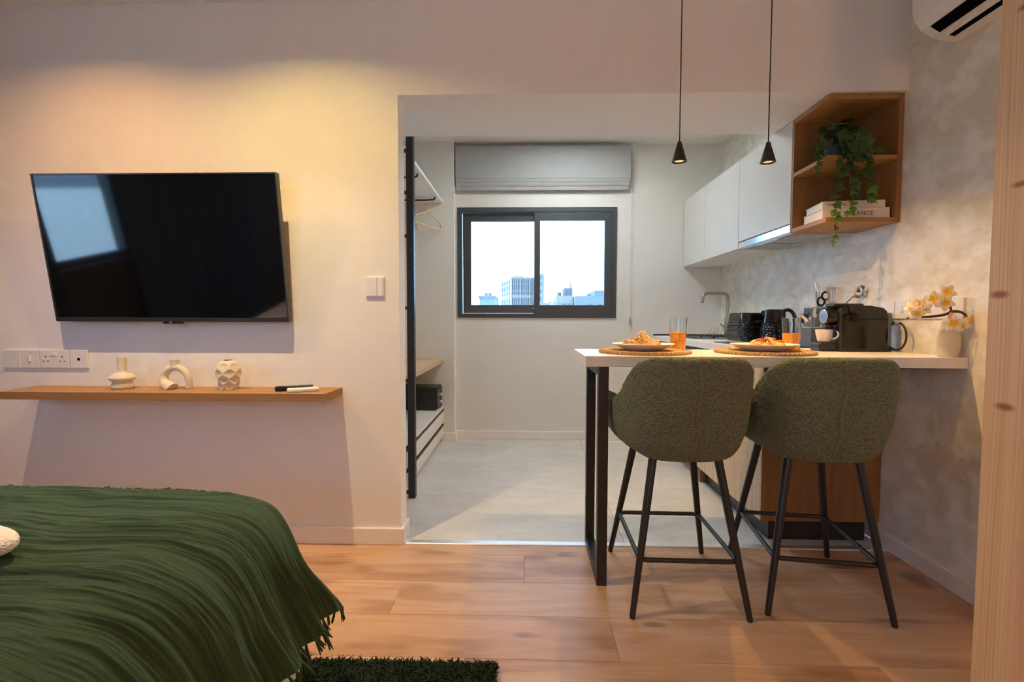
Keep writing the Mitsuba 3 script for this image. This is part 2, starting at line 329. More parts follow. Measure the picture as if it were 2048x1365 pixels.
# ------------------------------------------------------------------ kitchen window
tag('window_1', 'anthracite sliding window over the kitchen with city view', kind='structure')
fr = sbox(-0.593, 1.077, 0.790, 2.033).difference(sbox(-0.555, 1.112, 0.752, 1.995))
add('frame', ext_axis(fr, K - 0.012, K + 0.075, 'y'), 'anthracite', parent='window_1')
def sash(x0, x1, y0, y1, gx0, gx1, gz0, gz1):
    s = sbox(x0, 1.105, x1, 2.0).difference(sbox(gx0, gz0, gx1, gz1))
    k = add('sash', ext_axis(s, y0, y1, 'y'), 'anthracite', parent='window_1')
    add('pane', bx(gx0 - 0.006, gx1 + 0.006, (y0 + y1) / 2, (y0 + y1) / 2 + 0.0001, gz0 - 0.006, gz1 + 0.006), 'window_glass', parent=k)
def flat_pane(x0, x1, y, z0, z1): return raw([[x0, y, z0], [x1, y, z0], [x1, y, z1], [x0, y, z1]], [[0, 1, 2], [0, 2, 3]])
for (x0, x1, y0, y1, g) in ((-0.548, 0.128, 4.33, 4.362, (-0.478, 0.078, 1.19, 1.922)), (0.078, 0.75, 4.295, 4.327, (0.128, 0.687, 1.188, 1.922))):
    s = sbox(x0, 1.115 if x0 < 0 else 1.107, x1, 1.99).difference(sbox(g[0], g[2], g[1], g[3]))
    k = add('sash', ext_axis(s, y0, y1, 'y'), 'anthracite', parent='window_1')
    add('pane', flat_pane(g[0], g[1], (y0 + y1) / 2, g[2], g[3]), 'window_glass', parent=k)
add('track', bx(-0.55, 0.075, 4.285, 4.328, 1.112, 1.118), 'alu', parent='window_1')
add('latch', bx(0.066, 0.077, 4.318, 4.33, 1.15, 1.172, 0.002), 'chrome', parent='window_1')

# roman blind
b = thing('roman_blind', 'grey fabric roman blind folded up above the kitchen window', 'blind')
BX0, BX1, BY = -0.598, 0.888, 4.235
def blind_layer(z0, z1, y, bow, x0=BX0, x1=BX1, th=0.006):
    n = 24; z = np.linspace(z0, z1, n); t = np.linspace(0, 1, n); yy = y - bow * np.sin(t * np.pi)
    prof = np.vstack([np.stack([yy, z], 1), np.stack([yy[::-1] + th, z[::-1]], 1)])
    return ext_axis(Polygon(prof).buffer(0), x0, x1, 'x')
add('panel', blind_layer(2.262, 2.533, BY - 0.010, 0.004), 'blind_cloth', 30, parent=b)
add('fold', blind_layer(2.232, 2.285, BY + 0.002, 0.009, BX0 + 0.002, BX1 - 0.002), 'blind_cloth', 30, parent=b)
add('fold', blind_layer(2.203, 2.256, BY + 0.012, 0.008, BX0 + 0.004, BX1 - 0.006), 'blind_cloth', 30, parent=b)
add('fold', blind_layer(2.170, 2.228, BY + 0.022, 0.005, BX0 + 0.006, BX1 - 0.012), 'blind_cloth', 30, parent=b)
add('head_rail', bx(BX0 + 0.005, BX1 - 0.005, BY + 0.03, K - 0.001, 2.50, 2.53), 'white_plastic', parent=b)
ch = add('pull_chain', tube([(0.905, 4.27, 2.5), (0.908, 4.275, 1.8), (0.911, 4.28, 1.08)], 0.0022, 6), 'white_plastic', True, parent=b, label='thin white pull chain')
add('weight', lathe([(0.001, 0), (0.009, 0.001), (0.010, 0.01), (0.008, 0.055), (0.003, 0.062), (0.001, 0.063)], 16, (0.911, 4.28, 1.02)), 'grey_plastic', 40, parent=ch)

# ------------------------------------------------------------------ city outside
add('ground', cat_([bx(-260, 260, 20, 420, -18.5, -18), bx(-1500, -8, -600, 20, -18.5, -18), bx(-1500, -260, 20, 900, -18.5, -18)]), 'unseen_pale_ground', kind='structure', label='city ground out of direct view, kept pale to brighten the television reflection')  # unseen ground, pale and wide so the side window reflects brightly in the television
def building(name, label, plan, z1, wall, parts=(), z0=-18):
    k = thing(name, label, 'building')
    add('wall', ext_axis(Polygon(plan), z0, z1, 'z'), wall, parent=k)
    for p in parts: add(*p, parent=k)
    return k
def on_face(a, b, u0, u1, z0, z1, out, th=0.2):
    a, b = V(a, float), V(b, float); d = (b - a) / np.linalg.norm(b - a); n = V([d[1], -d[0]])
    p = [a + d * u0 + n * out, a + d * u1 + n * out, a + d * u1 - n * th, a + d * u0 - n * th]
    return ext_axis(Polygon(p), z0, z1, 'z')
Yt = 120.0
A0, A1, A2 = (-6.45, 134.0), (-3.43, 120.0), (2.3, 121.2)
tw = building('tower_block', 'pale tower block with rows of wide windows left of the window mullion', [A0, A1, A2, (1.2, 136.0), (-5.0, 138.0)], 10.9, 'facade_white')
rows = [(9.6, 11.0 - 0.35), (7.95, 9.45), (6.9, 7.75), (4.4, 6.15), (2.0, 3.8), (-0.5, 1.4)]
for z0, z1 in rows:
    for u0, u1 in ((0.12, 2.05), (2.45, 4.45), (4.85, 5.75)):
        kw = add('window', on_face(A1, A2, u0, u1, z0, z1, 0.06), 'facade_window', parent=tw)
        for q in range(1, 4):
            u = u0 + (u1 - u0) * q / 4
            add('mullion', on_face(A1, A2, u - 0.07, u + 0.07, z0, z1, 0.16), 'facade_pale', parent=kw)
    for q in range(4):
        u = 1.0 + q * 3.5
        add('window', on_face(A0, A1, u, u + 1.3, z0 + 0.1, z1 - 0.1, 0.05), 'facade_dark', parent=tw)
for u in (0.0, 2.22, 4.62):
    add('pier', on_face(A1, A2, u, u + 0.16, -18, 10.9, 0.3), 'facade_white', parent=tw)
add('roof_cabin', ext_axis(Polygon([(-3.0, 122), (-0.5, 122), (-0.5, 126), (-3.0, 126)]), 10.9, 11.6, 'z'), 'facade_pale', parent=tw)
add('parapet', on_face(A1, A2, -0.1, 5.8, 10.9, 11.15, 0.2), 'facade_pale', parent=tw)
st = building('stair_tower', 'narrow pale stair tower with small dark windows right of the mullion', [(2.42, 119.2), (4.55, 119.4), (4.4, 126), (2.42, 126)], 11.9, 'facade_pale')
for z in (10.6, 9.0, 7.3, 5.5, 3.7): add('window', bx(3.35, 3.85, 119.05, 119.6, z, z + 0.75), 'facade_dark', parent=st)
lo = building('low_block', 'small blue-grey block with a dark roof rim at the left of the window', [(-8.35, 90), (-5.6, 90), (-5.2, 97), (-8.35, 97)], 4.7, 'facade_blue')
add('roof', ext_axis(Polygon([(-8.45, 89.8), (-5.45, 89.8), (-5.3, 97), (-8.45, 97)]), 4.7, 5.2, 'z'), 'facade_dark', parent=lo)
for z in (1.2, 2.5, 3.5): add('ledge', bx(-8.4, -5.55, 89.85, 90.05, z, z + 0.14), 'facade_pale', parent=lo)
for x in (-7.3, -6.6): add('water_tank', trimesh.creation.cylinder(0.3, 0.7, sections=16).apply_translation((x, 92, 5.5)), 'facade_dark', 30, parent=lo)
add('annex', ext_axis(Polygon([(-5.6, 2.2), (-4.7, 2.0), (-5.6, 4.0)]), 90.5, 96, 'y'), 'facade_blue', parent=lo)
fm = building('far_house', 'grey far house just right of the stair tower', [(2.9, 95), (5.9, 95), (5.9, 101), (2.9, 101)], 4.1, 'facade_pale')
add('window', bx(3.3, 3.8, 94.92, 95.05, 2.6, 3.3), 'facade_dark', parent=fm)
add('window', bx(4.6, 5.1, 94.92, 95.05, 2.6, 3.3), 'facade_dark', parent=fm)
add('roof_dish', trimesh.creation.cylinder(0.35, 0.15, sections=16).apply_translation((5.0, 96, 4.25)), 'facade_dark', 30, parent=fm)
md = building('stepped_house', 'pale stepped house with a rooftop cabin in the right window pane', [(5.2, 82), (7.95, 82), (7.95, 90), (5.2, 90)], 4.9, 'facade_pale')
add('terrace', bx(4.6, 5.4, 81.5, 88, -18, 3.9), 'facade_white', parent=md)
add('roof_cabin', bx(6.6, 7.95, 83, 88, 4.9, 6.2), 'facade_dark', parent=md)
add('antenna', tube([(7.75, 84, 6.2), (7.75, 84, 7.1)], 0.05, 6), 'facade_dark', True, parent=md)
add('roof_tank', trimesh.creation.cylinder(0.35, 0.6, sections=16).apply_translation((5.8, 84, 5.2)), 'facade_dark', 30, parent=md)
for x in (6.1, 6.6, 7.2): add('window', bx(x, x + 0.3, 81.92, 82.05, 2.6, 3.6), 'facade_dark', parent=md)
bl = building('wide_blue_building', 'wide blue-grey building at the right edge of the window', [(8.1, 80), (14.5, 80), (14.5, 92), (8.1, 92)], 4.75, 'facade_blue')
add('upper_storey', bx(11.45, 14.5, 81, 92, 4.75, 5.7), 'facade_blue', parent=bl)
for x in (10.15, 11.75): add('window', bx(x, x + 0.7, 79.9, 80.05, 2.6, 3.45), 'facade_dark', parent=bl)
add('roof_dish', trimesh.creation.cylinder(0.3, 0.12, sections=16).apply_translation((10.6, 82, 4.95)), 'facade_dark', 30, parent=bl)

# ------------------------------------------------------------------ out-of-view windows, curtains, ceiling spots
tag('window_2', 'window in the left wall beside the television', kind='structure')
add('frame', ext_axis(sbox(0.3, 1.05, 1.2, 2.2).difference(sbox(0.35, 1.1, 1.15, 2.15)), XL - 0.14, XL - 0.08, 'x'), 'anthracite', parent='window_2')
tag('window_3', 'large unseen window behind the viewer, placed for blue daylight on the television wall', kind='structure')  # unseen window, placed to send blue daylight onto the television wall
add('frame', ext_axis(sbox(-2.7, 0.9, -0.6, 2.3).difference(sbox(-2.64, 0.96, -0.66, 2.24)), YB - 0.14, YB - 0.08, 'y'), 'anthracite', parent='window_3')
def curtain(y0, y1, z0, z1):
    n, m = 90, 4; y = np.linspace(y0, y1, n); z = np.linspace(z0, z1, m)
    P = np.stack([np.broadcast_to((XL + 0.09 + 0.03 * np.sin(np.linspace(0, 2 * np.pi * 7, n)))[:, None], (n, m)), np.broadcast_to(y[:, None], (n, m)), np.broadcast_to(z[None], (n, m))], -1)
    return cat_([grid_mesh(P), grid_mesh(P + V([0.004, 0, 0]), flip=True)])
add('curtain', curtain(-1.3, 0.50, 0.05, 2.4), 'curtain_blue', True, label='wide dark blue curtain out of view on the near side of the side window, darkening the television reflection', cat='curtain')  # unseen curtain, widened to darken what the television reflects
add('curtain', curtain(1.18, 1.4, 0.05, 2.4), 'curtain_blue', True, label='dark blue curtain drawn to the far side of the side window', cat='curtain')
for (p, c_wide, c_core, lab) in SPOTS:
    k = thing('ceiling_spotlight', lab, 'spotlight')
    add('housing', lathe([(0.0, 0.085), (0.04, 0.085), (0.04, 0.0), (0.036, 0.0), (0.034, 0.03), (0.0, 0.032)], 32, (p[0], p[1], p[2])), 'black_metal', 35, parent=k)
    for nm, c_, cut, bm in (('_beam', c_wide, 76.0, 25.0), ('_core', c_core, 44.0, 8.0)):
        scene[k + nm] = {'type': 'spot', 'to_world': T().look_at(origin=[p[0], p[1], p[2] - 0.004], target=[p[0], p[1] + 1e-4, 0], up=[1, 0, 0]), 'intensity': rgb(c_.tolist()), 'cutoff_angle': cut, 'beam_width': bm}
k = thing('added_ceiling_lamp', 'added round ceiling lamp out of view, fill light for the kitchen', 'lamp')  # added lamp above the view, brightens the kitchen as fill
add('rim', lathe([(0.30, 0.0), (0.306, 0.0), (0.306, 0.03), (0.0, 0.03)], 40, (0.35, 3.55, ZK - 0.03)), 'white_plastic', 40, parent=k)
dk = add('diffuser', lathe([(0.30, 0.004), (0.0, 0.004)], 40, (0.35, 3.55, ZK - 0.03)), 'white_plastic', parent=k)
m_ = lathe([(0.0, 0.004), (0.299, 0.004)], 40, (0.35, 3.55, ZK - 0.03))
if m_.face_normals[:, 2].mean() > 0: m_.invert()
scene[dk] = {**mikit.ply(m_, 'white_plastic'), 'emitter': {'type': 'area', 'radiance': rgb((KITCHEN_FILL).tolist())}}
k = thing('unseen_floor_lamp', 'unseen globe floor lamp behind the viewer, placed to warm the header and right wall', 'lamp')  # unseen lamp, placed to warm the header and upper right wall
gm = trimesh.creation.icosphere(subdivisions=3, radius=0.12); gm.apply_translation((0.6, -1.25, 1.72))
gk = add('globe', gm, 'white_plastic', True, parent=k)
scene[gk]['emitter'] = {'type': 'area', 'radiance': rgb(UNSEEN_GLOBE_LIGHT.tolist())}
add('pole', tube([(0.6, -1.25, 0.02), (0.6, -1.25, 1.6)], 0.012, 10), 'black_metal', True, parent=k)
add('base', lathe([(0.0, 0.0), (0.14, 0.0), (0.14, 0.02), (0.0, 0.025)], 40, (0.6, -1.25, 0.0)), 'black_metal', 40, parent=k)
# ------------------------------------------------------------------ television
t = thing('television', 'flat black television tilted on the wall above the floating shelf', 'television')
TW, TH, TT = 1.086, 0.651, 0.03
tilt = math.degrees(math.atan2(0.095, 0.644))
def tvp(m): return mv(rot(m, tilt, [1, 0, 0]), -1.617, 2.205, 1.052)      # local: x along, z up, front at y=0
add('body', tvp(bx(-TW / 2, TW / 2, 0.004, TT, 0, TH, 0.003)), 'tv_bezel', parent=t)
add('screen', tvp(bx(-TW / 2 + 0.006, TW / 2 - 0.006, 0.0025, 0.01, 0.018, TH - 0.006, 0.0008)), 'tv_screen', parent=t)
add('bezel', tvp(ext_axis(sbox(-TW / 2, 0, TW / 2, TH).difference(sbox(-TW / 2 + 0.006, 0.018, TW / 2 - 0.006, TH - 0.006)), -0.001, 0.012, 'y')), 'tv_bezel', parent=t)
add('chassis', tvp(bx(-0.42, 0.42, TT - 0.002, TT + 0.022, 0.02, 0.42, 0.008)), 'black_plastic', parent=t)
add('sensor_lip', tvp(bx(-0.045, 0.045, 0.0, 0.018, -0.011, 0.001, 0.003)), 'black_plastic', parent=t)
lg = add('logo', tvp(lathe([(0.0, 0.001), (0.006, 0.001), (0.006, 0.0), (0.0, 0.0)], 20).apply_transform(trimesh.transformations.rotation_matrix(math.pi / 2, [1, 0, 0])).apply_translation((-0.006, -0.001, -0.004))), 'red_mark', parent=t, label='small round red emblem')
add('wall_mount', cat_([bx(-1.85, -1.42, 2.252, W + 0.001, 1.15, 1.5, 0.002), bx(-1.75, -1.70, 2.228, 2.255, 1.12, 1.30), bx(-1.57, -1.52, 2.228, 2.255, 1.12, 1.30)]), 'black_metal', parent=t)

# ------------------------------------------------------------------ floating shelf and ornaments
SZ = 0.745
t = thing('floating_shelf', 'long oak shelf floating on the wall under the television', 'shelf')
add('board', bx(-2.305, -0.857, 2.065, W, SZ - 0.034, SZ, 0.0015), 'oak_x', parent=t)
v1 = lathe([(0.0, 0), (0.038, 0.0), (0.043, 0.004), (0.0445, 0.012), (0.042, 0.021), (0.037, 0.027), (0.040, 0.034), (0.050, 0.043), (0.0525, 0.049), (0.049, 0.056), (0.036, 0.067), (0.021, 0.075), (0.0185, 0.080), (0.018, 0.142), (0.0165, 0.1435), (0.015, 0.142), (0.014, 0.09), (0.0, 0.088)], 56, (-1.842, 2.185, SZ))
add('ornament_vase', v1, 'ceramic_cream', 50, label='cream vase with a disc body and thin straight neck on the floating shelf', cat='vase')
k = thing('knot_vase', 'cream arch-shaped looped vase between two vases on the floating shelf', 'vase')
pth = spline([(0.062, 0, 0.0), (0.063, 0, 0.03), (0.056, 0, 0.062), (0.036, 0, 0.087), (0.004, 0, 0.098), (-0.030, 0, 0.087), (-0.052, 0, 0.06), (-0.050, -0.004, 0.036), (-0.028, -0.012, 0.016), (0.000, -0.018, 0.002)], 60)
rr = np.interp(np.linspace(0, 1, 60), [0, 0.2, 0.45, 0.7, 0.85, 1], [0.0135, 0.014, 0.015, 0.017, 0.022, 0.027])
lp_ = tube(pth, rr, 20); lp_.vertices[:, 2] = np.maximum(lp_.vertices[:, 2], 0)
lp_.vertices[:, 1] *= 1.15
ringm = mv(lp_, -1.598, 2.19, SZ)
add('loop', ringm, 'ceramic_cream', True, parent=k)
add('neck', lathe([(0.0205, 0.0), (0.0185, 0.012), (0.0175, 0.03), (0.019, 0.038), (0.017, 0.0385), (0.0145, 0.032), (0.014, 0.0)], 32, (-1.6, 2.19, SZ + 0.096)), 'ceramic_cream', 50, parent=k)
# dimpled vase
s = trimesh.creation.icosphere(subdivisions=5); d = np.array(s.vertices)
lat = np.sign(d[:, 2]) * np.abs(d[:, 2]) ** 0.8
prof = np.interp(lat, [-1, -0.98, -0.7, 0, 0.5, 0.85, 1], [0.62, 0.66, 0.80, 1.0, 0.98, 0.72, 0.35])
hor = d[:, :2] / np.maximum(np.linalg.norm(d[:, :2], axis=1, keepdims=True), 1e-9)
cen = []
for iz, zc in enumerate((-0.72, -0.3, 0.12, 0.55)):
    for a in range(6): cen.append((a * math.pi / 3 + iz * 0.55, zc))
dep = np.zeros(len(d)); ang = np.arctan2(d[:, 1], d[:, 0])
for a, zc in cen:
    da = (ang - a + np.pi) % (2 * np.pi) - np.pi
    q = np.sqrt((da * 1.0 / 0.46) ** 2 + ((lat - zc) / 0.27) ** 2)
    dep = np.maximum(dep, np.clip(1 - q, 0, 1) ** 0.7)
rad = 0.0545 * prof * np.where(np.abs(d[:, 2]) > 0.9995, 0, 1) - 0.008 * dep * (prof > 0.5)
v = np.stack([hor[:, 0] * rad, hor[:, 1] * rad * 0.9, 0.066 + 0.066 * lat], 1)
k = thing('dimpled_vase', 'squat cream vase with hollow dimples, right vase on the floating shelf', 'vase')
add('body', raw(v + V([-1.348, 2.185, SZ]), s.faces), 'ceramic_cream', 40, parent=k)
add('mouth', lathe([(0.0, 0.0), (0.016, 0.0), (0.019, 0.002), (0.016, 0.003), (0.0, 0.001)], 24, (-1.348, 2.185, SZ + 0.131)), 'ink', 30, parent=k)
def remote(name, label, m, at, deg, L=0.15, w=0.042, h=0.02):
    k = thing(name, label, 'remote control')
    b = rbox(-w / 2, w / 2, -L / 2, L / 2, 0, h, h * 0.42, 3)
    add('body', mv(rotz(b, deg), *at), m, 40, parent=k)
    btn = [bx(-0.012 + 0.009 * i, -0.006 + 0.009 * i, -L / 2 + 0.03 + 0.014 * j, -L / 2 + 0.038 + 0.014 * j, h - 0.0005, h + 0.001) for i in range(3) for j in range(5)]
    for q in btn: add('button', mv(rotz(q, deg), *at), 'grey_plastic', parent=k)
remote('remote_control', 'black television remote lying behind the white one on the shelf', 'black_gloss', (-1.035, 2.165, SZ), -68, 0.16, 0.045, 0.022)
remote('remote_control', 'white remote control on the right end of the floating shelf', 'white_plastic', (-0.978, 2.125, SZ), -58, 0.13, 0.04, 0.018)

# ------------------------------------------------------------------ sockets and switches on the TV wall
def plate(name, label, x0, x1, z0, z1, cat='socket', extra=(), th=0.009):
    k = thing(name, label, cat)
    add('plate', bx(x0, x1, W - th, W + 0.001, z0, z1, 0.002), 'white_plastic', parent=k)
    for n, m_, mt in extra: add(n, m_, mt, parent=k)
    return k
yf = W - 0.009
plate('blank_plate', 'plain white blanking plate, leftmost of the wall plates below the television', -2.479, -2.393, 0.829, 0.916, 'wall plate')
plate('toggle_switch', 'white single switch plate between the blanking plate and the double socket', -2.389, -2.303, 0.829, 0.916, 'switch',
      [('rocker', rbox(-2.351, -2.341, yf - 0.007, yf + 0.002, 0.860, 0.888, 0.003), 'white_plastic'), ('indicator', bx(-2.348, -2.344, yf - 0.001, yf + 0.001, 0.899, 0.902), 'grey_plastic')])
def pins(cx, cz, yf=yf, s=1):
    return [('pin_hole', bx(cx - 0.002, cx + 0.002, yf - 0.0006, yf + 0.001, cz + 0.008, cz + 0.016), 'void_black'),
            ('pin_hole', bx(cx - 0.015, cx - 0.007, yf - 0.0006, yf + 0.001, cz - 0.012, cz - 0.008), 'void_black'), ('pin_hole', bx(cx + 0.007, cx + 0.015, yf - 0.0006, yf + 0.001, cz - 0.012, cz - 0.008), 'void_black')]
plate('double_socket', 'white double power socket with two rockers left of the vases', -2.299, -2.157, 0.829, 0.916, 'socket',
      pins(-2.270, 0.872) + pins(-2.190, 0.872) + [('rocker', rbox(-2.245, -2.232, yf - 0.004, yf + 0.002, 0.888, 0.903, 0.002), 'white_plastic'), ('rocker', rbox(-2.228, -2.215, yf - 0.004, yf + 0.002, 0.888, 0.903, 0.002), 'white_plastic')])
plate('aerial_socket', 'white aerial plate with one small black port right of the double socket', -2.153, -2.067, 0.829, 0.916, 'socket',
      [('port', bx(-2.116, -2.104, yf - 0.001, yf + 0.001, 0.866, 0.878), 'void_black')])
plate('light_switch', 'white rocker light switch on the wall beside the kitchen opening', -0.738, -0.652, 1.167, 1.263, 'switch',
      [('rocker', bx(-0.733, -0.684, yf - 0.004, yf + 0.001, 1.172, 1.258, 0.0015), 'white_plastic'), ('rocker', bx(-0.682, -0.657, yf - 0.004, yf + 0.001, 1.172, 1.258, 0.0015), 'white_plastic')])

# ------------------------------------------------------------------ open wardrobe
WX = -0.705
t = thing('open_wardrobe', 'open wardrobe with black metal frame and white drawers left of the kitchen window', 'wardrobe')
add('post', bx(-0.69, -0.648, 2.848, 2.89, 0, ZK, 0.002), 'black_metal', parent=t)
add('post', bx(-1.29, -1.25, 2.848, 2.89, 0, ZK, 0.002), 'black_metal', parent=t)
for z in (0.03, 0.30, 0.70, 1.13, 1.55, 1.80, 2.04, 2.25): add('rung', bx(-1.255, -0.685, 2.858, 2.88, z - 0.009, z + 0.009, 0.002), 'black_metal', parent=t)
add('top_shelf', bx(-1.3, WX, 2.86, 4.21, 2.052, 2.076, 0.002), 'laminate_white', parent=t)
add('oak_shelf', bx(-1.3, WX, 2.862, 4.21, 0.688, 0.724, 0.002), 'oak_y', parent=t, label='oak middle shelf')
add('carcass', cat_([bx(-1.3, WX - 0.02, 2.89, 4.21, 0.05, 0.287, 0.001), bx(-1.3, WX - 0.03, 2.9, 4.2, 0.0, 0.05)]), 'laminate_white', parent=t)
add('drawer_top', bx(-1.3, WX - 0.001, 2.886, 4.21, 0.288, 0.308, 0.0015), 'laminate_white', parent=t)
for z0, z1 in ((0.165, 0.268), (0.052, 0.138)):
    dw = add('drawer', bx(WX - 0.021, WX, 2.889, 4.207, z0, z1, 0.0015), 'laminate_white', parent=t)
    add('handle', bx(WX - 0.02, WX + 0.004, 2.889, 4.207, z1 + 0.001, z1 + 0.018, 0.002), 'black_metal', parent=dw)
for y, x1 in ((3.36, -0.735), (4.0, -0.735)):
    rd = tube(spline([(-1.29, y, 2.03), (-1.0, y, 2.03), (x1 - 0.02, y, 2.03), (x1 - 0.004, y, 2.034), (x1, y, 2.05), (x1, y, 2.064)], 40), 0.0065, 10)
    add('hanging_rod', rd, 'black_metal', True, parent=t)
def hanger(label, at, deg, m, w=0.19, group=None):
    k = thing('clothes_hanger', label, 'hanger')
    def pl(a): return mv(rotz(a, deg), *at)
    add('frame', pl(cat_([tube(spline([(0, 0, -0.075), (-w * 0.5, 0, -0.125), (-w * 0.97, 0, -0.175), (-w, 0, -0.19), (-w, 0, -0.20), (-w, 0, -0.212)], 24), 0.0055, 8),
                          tube(spline([(0, 0, -0.075), (w * 0.5, 0, -0.125), (w * 0.97, 0, -0.175), (w, 0, -0.19), (w, 0, -0.20), (w, 0, -0.212)], 24), 0.0055, 8)])), m, True, parent=k)
    add('trouser_bar', pl(tube([(-w, 0, -0.208), (w, 0, -0.208)], 0.005, 8)), m, True, parent=k)
    add('hook', pl(tube(spline([(0, 0, -0.078), (0, 0, -0.035), (0.012, 0, -0.02), (0.016, 0, -0.004), (0.008, 0, 0.009), (-0.006, 0, 0.009), (-0.012, 0, 0.0)], 24), 0.0022, 6)), 'chrome', True, parent=k)
hanger('pale wooden hanger on the far rod, clear of the black post', (-0.79, 4.0, 2.030), 67, 'hanger_wood')
hanger('pale wooden hanger half hidden behind the black wardrobe post', (-0.955, 4.0, 2.030), 80, 'gold_wood')
# safe
t = thing('safe', 'small black safe on the white drawer top in the wardrobe', 'safe')
def sf(m): return mv(rotz(m, -4), -0.735, 3.99, 0.308)
add('body', sf(bx(-0.36, 0, -0.0, 0.20, 0, 0.193, 0.004)), 'black_plastic', parent=t)
add('door', sf(bx(-0.002, 0.012, 0.012, 0.188, 0.012, 0.181, 0.003)), 'black_plastic', parent=t)
for z in (0.065, 0.125):
    add('knob', sf(lathe([(0.0, 0.022), (0.014, 0.022), (0.016, 0.018), (0.016, 0.0)], 24).apply_transform(trimesh.transformations.rotation_matrix(math.pi / 2, [0, 1, 0])).apply_translation((0.012, 0.085, z))), 'chrome', 35, parent=t)
add('handle', sf(rbox(0.012, 0.026, 0.145, 0.163, 0.045, 0.165, 0.006)), 'chrome', 40, parent=t)

# ------------------------------------------------------------------ kitchen: base units, worktop, bar
CZ = 0.925
for i, (ya, yb, lab) in enumerate(((2.347, 2.945, 'oak base cabinet nearest the bar, with a dark oak end panel'), (2.949, 3.545, 'middle oak-fronted base cabinet under the worktop, beyond the hob'),
                                   (3.549, 4.29, 'oak-fronted base cabinet under the sink, beside the window wall'))):
    t = thing('base_cabinet', lab, 'cabinet')
    add('carcass', bx(1.175, XR - 0.002, ya + (0.02 if i == 0 else 0.0), yb + 0.002, 0.10, 0.866 if i < 2 else 0.755), 'oak_light', parent=t)
    add('door', bx(1.135, 1.155, ya + 0.0015, yb, 0.10, 0.845, 0.001), 'oak_light', parent=t)
    add('grip_channel', bx(1.15, 1.1745, ya + (0.02 if i == 0 else 0.0), yb, 0.85, 0.884), 'black_metal', parent=t)
    if i == 0:
        add('end_panel', bx(1.135, XR - 0.002, 2.345, 2.365, 0.10, 0.884, 0.001), 'oak_z', parent=t, label='dark oak end panel')
        add('plinth', bx(1.185, XR - 0.05, 2.372, 2.947, 0.0, 0.10), 'black_metal', parent=t)
    elif i == 1:
        add('plinth', bx(1.185, XR - 0.05, 2.949, 3.198, 0.0, 0.10), 'black_metal', parent=t)
        add('support_panel', bx(1.15, XR - 0.002, 3.2, 3.222, 0.0, 0.10), 'oak_z', parent=t)
    else:
        for y in (3.62, 4.2): add('foot', lathe([(0.0, 0.0), (0.02, 0.0), (0.02, 0.1), (0.0, 0.1)], 20, (1.25, y, 0.0)), 'black_plastic', 35, parent=t)
t = thing('worktop', 'white kitchen worktop running to the window wall', 'worktop')
wt = sbox(1.115, 2.35, XR - 0.001, K - 0.001).difference(sbox(1.22, 3.55, 1.60, 4.12))
add('slab', ext_axis(wt, CZ - 0.038, CZ, 'z'), 'bar_laminate', parent=t)
add('upstand', cat_([bx(XR - 0.012, XR, 2.35, K - 0.001, CZ, CZ + 0.012), bx(1.115, XR - 0.01, K - 0.012, K, CZ, CZ + 0.012)]), 'black_plastic', parent=t)
t = thing('sink', 'stainless steel sink set in the worktop under the tap', 'sink')
add('rim', ext_axis(sbox(1.20, 3.53, 1.615, 4.14).difference(sbox(1.235, 3.57, 1.52, 4.10)), CZ - 0.001, CZ + 0.004, 'z'), 'steel', parent=t)
add('bowl', cat_([bx(1.23, 1.235, 3.565, 4.105, 0.77, CZ), bx(1.52, 1.525, 3.565, 4.105, 0.77, CZ), bx(1.23, 1.525, 3.56, 3.565, 0.77, CZ), bx(1.23, 1.525, 4.1, 4.105, 0.77, CZ), bx(1.23, 1.525, 3.56, 4.105, 0.765, 0.77)]), 'steel', parent=t)
t = thing('hob', 'black glass hob in the worktop', 'hob')
add('glass_top', bx(1.175, 1.64, 2.52, 3.08, CZ - 0.0005, CZ + 0.005, 0.001), 'black_gloss', parent=t)
t = thing('tap', 'square-necked steel kitchen tap', 'tap')
tb = (1.62, 3.98)
add('spout', tube(spline([(tb[0], tb[1], CZ + 0.03), (tb[0], tb[1], CZ + 0.2), (tb[0], tb[1], CZ + 0.315), (tb[0] - 0.012, tb[1], CZ + 0.342), (tb[0] - 0.04, tb[1], CZ + 0.35), (tb[0] - 0.10, tb[1], CZ + 0.35), (tb[0] - 0.16, tb[1], CZ + 0.35), (tb[0] - 0.187, tb[1], CZ + 0.338), (tb[0] - 0.198, tb[1], CZ + 0.31), (tb[0] - 0.20, tb[1], CZ + 0.275)], 60), 0.0125, 14), 'tap_metal', True, parent=t)
add('base', lathe([(0.0, 0), (0.027, 0.0), (0.027, 0.006), (0.022, 0.01), (0.022, 0.075), (0.012, 0.082), (0.0, 0.083)], 32, (*tb, CZ + 0.003)), 'tap_metal', 35, parent=t)
add('lever', tube([(tb[0], tb[1] - 0.01, CZ + 0.055), (tb[0] - 0.04, tb[1] - 0.04, CZ + 0.085), (tb[0] - 0.075, tb[1] - 0.06, CZ + 0.105)], [0.011, 0.008, 0.006], 10), 'tap_metal', True, parent=t)
t = thing('dish_rack', 'thin black wire dish rack beside the tap', 'dish rack')
add('base_frame', tube([(1.38, 3.62, CZ + 0.018), (1.60, 3.62, CZ + 0.018), (1.60, 3.9, CZ + 0.018), (1.38, 3.9, CZ + 0.018), (1.38, 3.62, CZ + 0.018)], 0.004, 6), 'black_metal', True, parent=t)
for i in range(8):
    x = 1.395 + 0.027 * i
    add('prong', tube([(x, 3.76, CZ + 0.018), (x + 0.028, 3.76, CZ + 0.085)], 0.0022, 6), 'tap_metal', True, parent=t)
